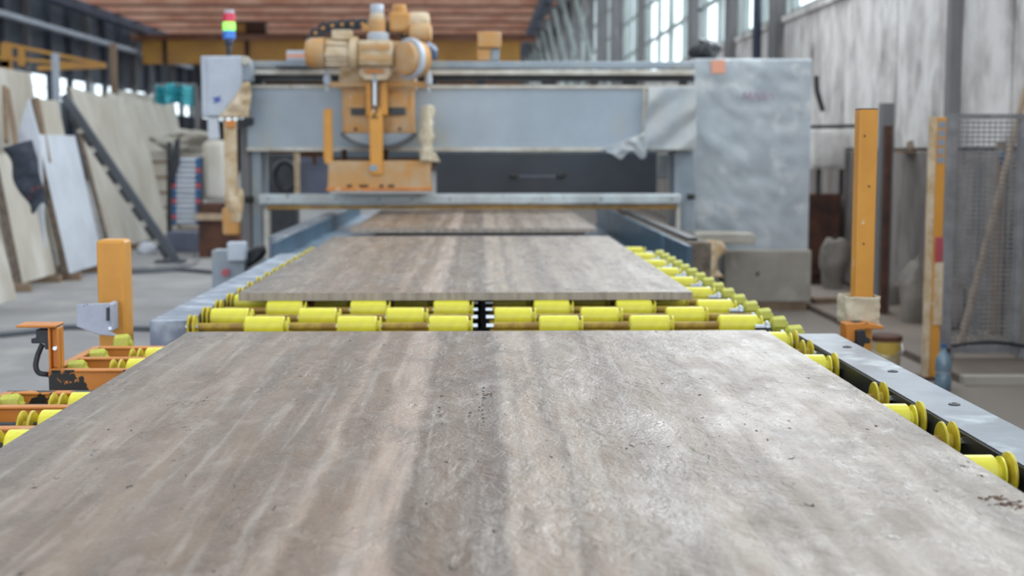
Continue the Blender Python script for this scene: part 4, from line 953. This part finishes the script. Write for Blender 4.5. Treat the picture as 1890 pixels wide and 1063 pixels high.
# mesh gate
Yg = 9.0
t = thing('mesh_gate', at(1820, 650, Yg), 'grey steel gate panel with fine wire mesh at the right picture edge', 'gate')
for a_ in ((1745, 210, 1762, 655), (1876, 210, 1890, 655)): MB().pbox(*a_, Yg, .04).build('frame_upright', 'mesh_steel', t, bevel=.004)
MB().pbox(1745, 210, 1890, 220, Yg+.002, .036).build('frame_rail', 'mesh_steel', t); MB().pbox(1745, 640, 1890, 652, Yg+.002, .036).build('frame_rail', 'mesh_steel', t)
b = MB(); p = at(1760, 222, Yg+.02); q = at(1878, 640, Yg+.02)
n_ = 48
for i in range(n_):
    z = p.z+(q.z-p.z)*(i+.5)/n_; b.box(p.x, q.x, Yg+.018, Yg+.022, z-.0055, z+.0055)
for i in range(13):
    x = p.x+(q.x-p.x)*(i+.5)/13; b.box(x-.003, x+.003, Yg+.0135, Yg+.0175, q.z, p.z)
b.build('wire_mesh', 'mesh_steel', t, kind='stuff')
x0 = at(1752, 650, Yg).x; MB().box(x0-.02, x0+.03, Yg, Yg+.04, 0, at(0, 650, Yg).z).build('leg', 'mesh_steel', t)
x1 = at(1884, 650, Yg).x; MB().box(x1-.02, x1+.03, Yg, Yg+.04, 0, at(0, 650, Yg).z).build('leg', 'mesh_steel', t)
T(MB().tube([at(1756, 638, Yg-.06), at(1790, 634, Yg-.08), at(1840, 632, Yg-.08), at(1900, 640, Yg-.06)], .012).build('hose', 'black_rubber', None, loc=at(1800, 640, Yg-.06)), 'thin dark hose hung along the bottom of the mesh gate', 'hose')
# leaning pole behind the mesh
pB = atz(1772, 640, .05); pTp = at(1897, 150, 9.55)
T(MB().cyl(pB, pTp, .028, .02, n=12).build('wooden_pole', 'pale_wood', None, loc=pB), 'long pale wooden pole leaning behind the mesh gate', 'pole')
# stuff behind the mesh: dark tool and boards
for px, y0, y1, w_, m, lb in ((1812, 300, 612, 10, 'grey_column', 'thin grey plank standing behind the left half of the mesh'), (1850, 260, 612, 14, 'wood', 'brown board standing behind the right half of the mesh')):
    q = at(px, y0, 10.1); T(MB().box(q.x-w_*.002, q.x+w_*.002, 10.1, 10.14, .05, q.z).build('board', m, None, loc=(q.x, 10.1, .05)), lb, 'board')
for px, py, r_, sd, m, lb in ((1852, 292, .04, 3, 'tin_blue', 'small dark blue tool hanging behind the mesh gate'), ):
    g = rock(at(px, py, 10.02), r_, r_, r_*1.6, sd); T(g.build('hanging_tool', m, None, loc=at(px, py, 10.02)), lb, 'tool')
g = rock((3.68, 10.5, .24), .15, .14, .22, 8); T(g.build('rubble_stone', 'rubble', None, loc=(3.68, 10.5, .05)), 'dark lump of stone on the floor behind the mesh gate', 'stone')
# tub
q = atz(1632, 690, 0); Yt = q.y
t = thing('paint_tub', (q.x, Yt, 0), 'yellow and white tub with a brown rim behind the right rail', 'tub')
MB().lathe((q.x, Yt, 0), (0, 0, 1), [(0, .09), (.01, .095), (.22, .105), (.225, .1)], 24).build('body', 'tub_yellow', t)
MB().lathe((q.x, Yt, .222), (0, 0, 1), [(0, .108), (.03, .109), (.035, .104), (.034, .09)], 24).build('rim', 'rust', t)
MB().tube([(q.x-.108, Yt, .2), (q.x-.08, Yt-.1, .15), (q.x, Yt-.13, .13), (q.x+.08, Yt-.1, .15), (q.x+.108, Yt, .2)], .003, 6).build('handle', 'shaft_steel', t)
# wall pipe rail & lower boards
T(MB().cyl(at(1496, 234, 14.2), at(1600, 232, 14.2), .02, n=10).cyl(at(1598, 232, 14.2), (at(1598, 232, 14.2).x, 14.2, 0), .02, n=10).build('pipe_rail', 'dark_steel', None, loc=at(1500, 234, 14.2)), 'thin dark pipe rail between wrapped cabinet and tall orange post', 'pipe')
q = at(1530, 245, 14.6); t = thing('wall_box', at(1530, 312, 14.6), 'white-grey sheet metal box hanging near the wall right of the wrapped cabinet', 'box')
MB().pbox(1502, 240, 1560, 312, 14.5, .2).build('body', 'concrete_wall', t, bevel=.01); MB().pbox(1506, 246, 1556, 306, 14.49, .015).build('door', 'concrete_wall', t, bevel=.004)
for x in (1508, 1551): MB().pbox(x, 312, x+6, 360, 14.6, .06).build('leg', 'dark_steel', t)
t = thing('rusty_cabinet', (at(1525, 400, 14.0).x, 14.8, 0), 'dark rusty cabinet on the floor right of the wrapped cabinet', 'cabinet')
x0, x1 = at(1490, 400, 14.6).x, at(1552, 400, 14.6).x; z1 = at(1520, 358, 14.6).z
MB().box(x0, x1, 14.6, 15.0, 0, z1).build('body', 'rust', t, bevel=.01); MB().box(x0+.02, x1-.02, 14.585, 14.6, .1, z1-.04).build('door', 'rust', t, bevel=.004)
MB().cyl((x1-.06, 14.56, z1*.55), (x1-.06, 14.585, z1*.55), .012, n=8).build('handle', 'shaft_steel', t)
# grey/rusty post behind the tall orange post
q = at(1640, 190, 11.6); T(MB().box(q.x-.055, q.x+.055, 11.6, 11.7, 0, q.z).build('steel_stanchion', 'grey_column', None, bevel=.004, loc=(q.x, 11.6, 0)), 'grey stanchion standing behind and right of the tall orange post', 'post')
q2 = at(1641, 232, 11.5); T(MB().box(q2.x-.025, q2.x+.03, 11.5, 11.56, 0, q2.z).build('rusty_bar', 'rust', None, loc=(q2.x, 11.5, 0)), 'rusty brown bar leaning on the grey stanchion', 'bar')
# wall shelf
t = thing('wall_shelf', at(1700, 300, 12.2), 'small dark wooden bracket shelf behind the slim post', 'shelf')
MB().pbox(1668, 277, 1738, 283, 12.3, .3).build('board', 'wood', t); MB().pprism([(1684, 284), (1712, 284), (1712, 318)], 12.4, .05).build('bracket', 'rust', t)
g = rock(at(1700, 268, 12.45), .12, .08, .06, 12, amp=.5); T(g.build('rag', 'stone_edge', None, loc=at(1700, 277, 12.45)), 'crumpled brown rag on the bracket shelf', 'rag')
T(MB().tube([at(1507, 140, 15.6), at(1508, 165, 15.6), at(1513, 185, 15.6), at(1519, 205, 15.6)], .03).build('hanging_strap', 'dark_steel', None, loc=at(1510, 205, 15.6)), 'dark strap hanging on the pale wall right of the wrapped cabinet', 'strap')
# rubble stones
for px, py, w_, h_, sd, lb in ((1540, 534, .15, .32, 1, 'big upright grey rubble stone right of the squared block'), (1640, 572, .12, .17, 2, 'grey rubble stone just right of the tall orange post'),
                               (1694, 606, .13, .34, 3, 'pointed pale rubble stone left of the slim post'), (1580, 585, .13, .07, 4, 'low flat rubble stone left of the tall orange post')):
    q = atz(px, py, 0); g = rock((q.x, q.y+w_*.6, h_*.75), w_, w_*.7, h_, sd*3+1, 3, .45)
    T(g.build('rubble_stone', 'rubble', None, loc=(q.x, q.y, 0)), lb, 'stone', 'rubble stones by the right wall')
p = atz(1500, 560, .05); q = atz(1560, 558, .05)
T(MB().bar(p, q, .1, .1).build('timber_plank', 'wood', None, loc=(p.x, p.y, 0)), 'grey timber plank on the floor among the rubble stones', 'timber')
# crumpled stuff on top beside windows
g = rock(at(1303, 92, 12.7), .12, .12, .1, 6, amp=.6); T(g.build('rag', 'dark_steel', None, loc=at(1303, 106, 12.7)), 'dark rag bundle on the top corner of the wrapped cabinet', 'rag')
# dark hose coil and tyre behind bridge, left gap
t = thing('hose_coil', at(527, 352, 13.3), 'black coiled hose seen through the left gap of the bridge', 'hose')
for k in range(4):
    c = at(526, 325, 13.3+k*.05); n2 = 24
    MB().tube([c+Vector((math.cos(i*2*math.pi/n2)*(.1+.006*k), 0, math.sin(i*2*math.pi/n2)*.14)) for i in range(n2+1)], .026, 8).build('loop', 'black_rubber', t)
q = at(530, 352, 14.2); T(MB().box(at(486, 300, 14.2).x, at(545, 300, 14.2).x, 14.2, 14.5, 0, at(0, 284, 14.2).z).build('machine_cabinet', 'black_rubber', None, bevel=.02, loc=(q.x, 14.2, 0)), 'dark cabinet behind the coiled hose beyond the bridge', 'cabinet')
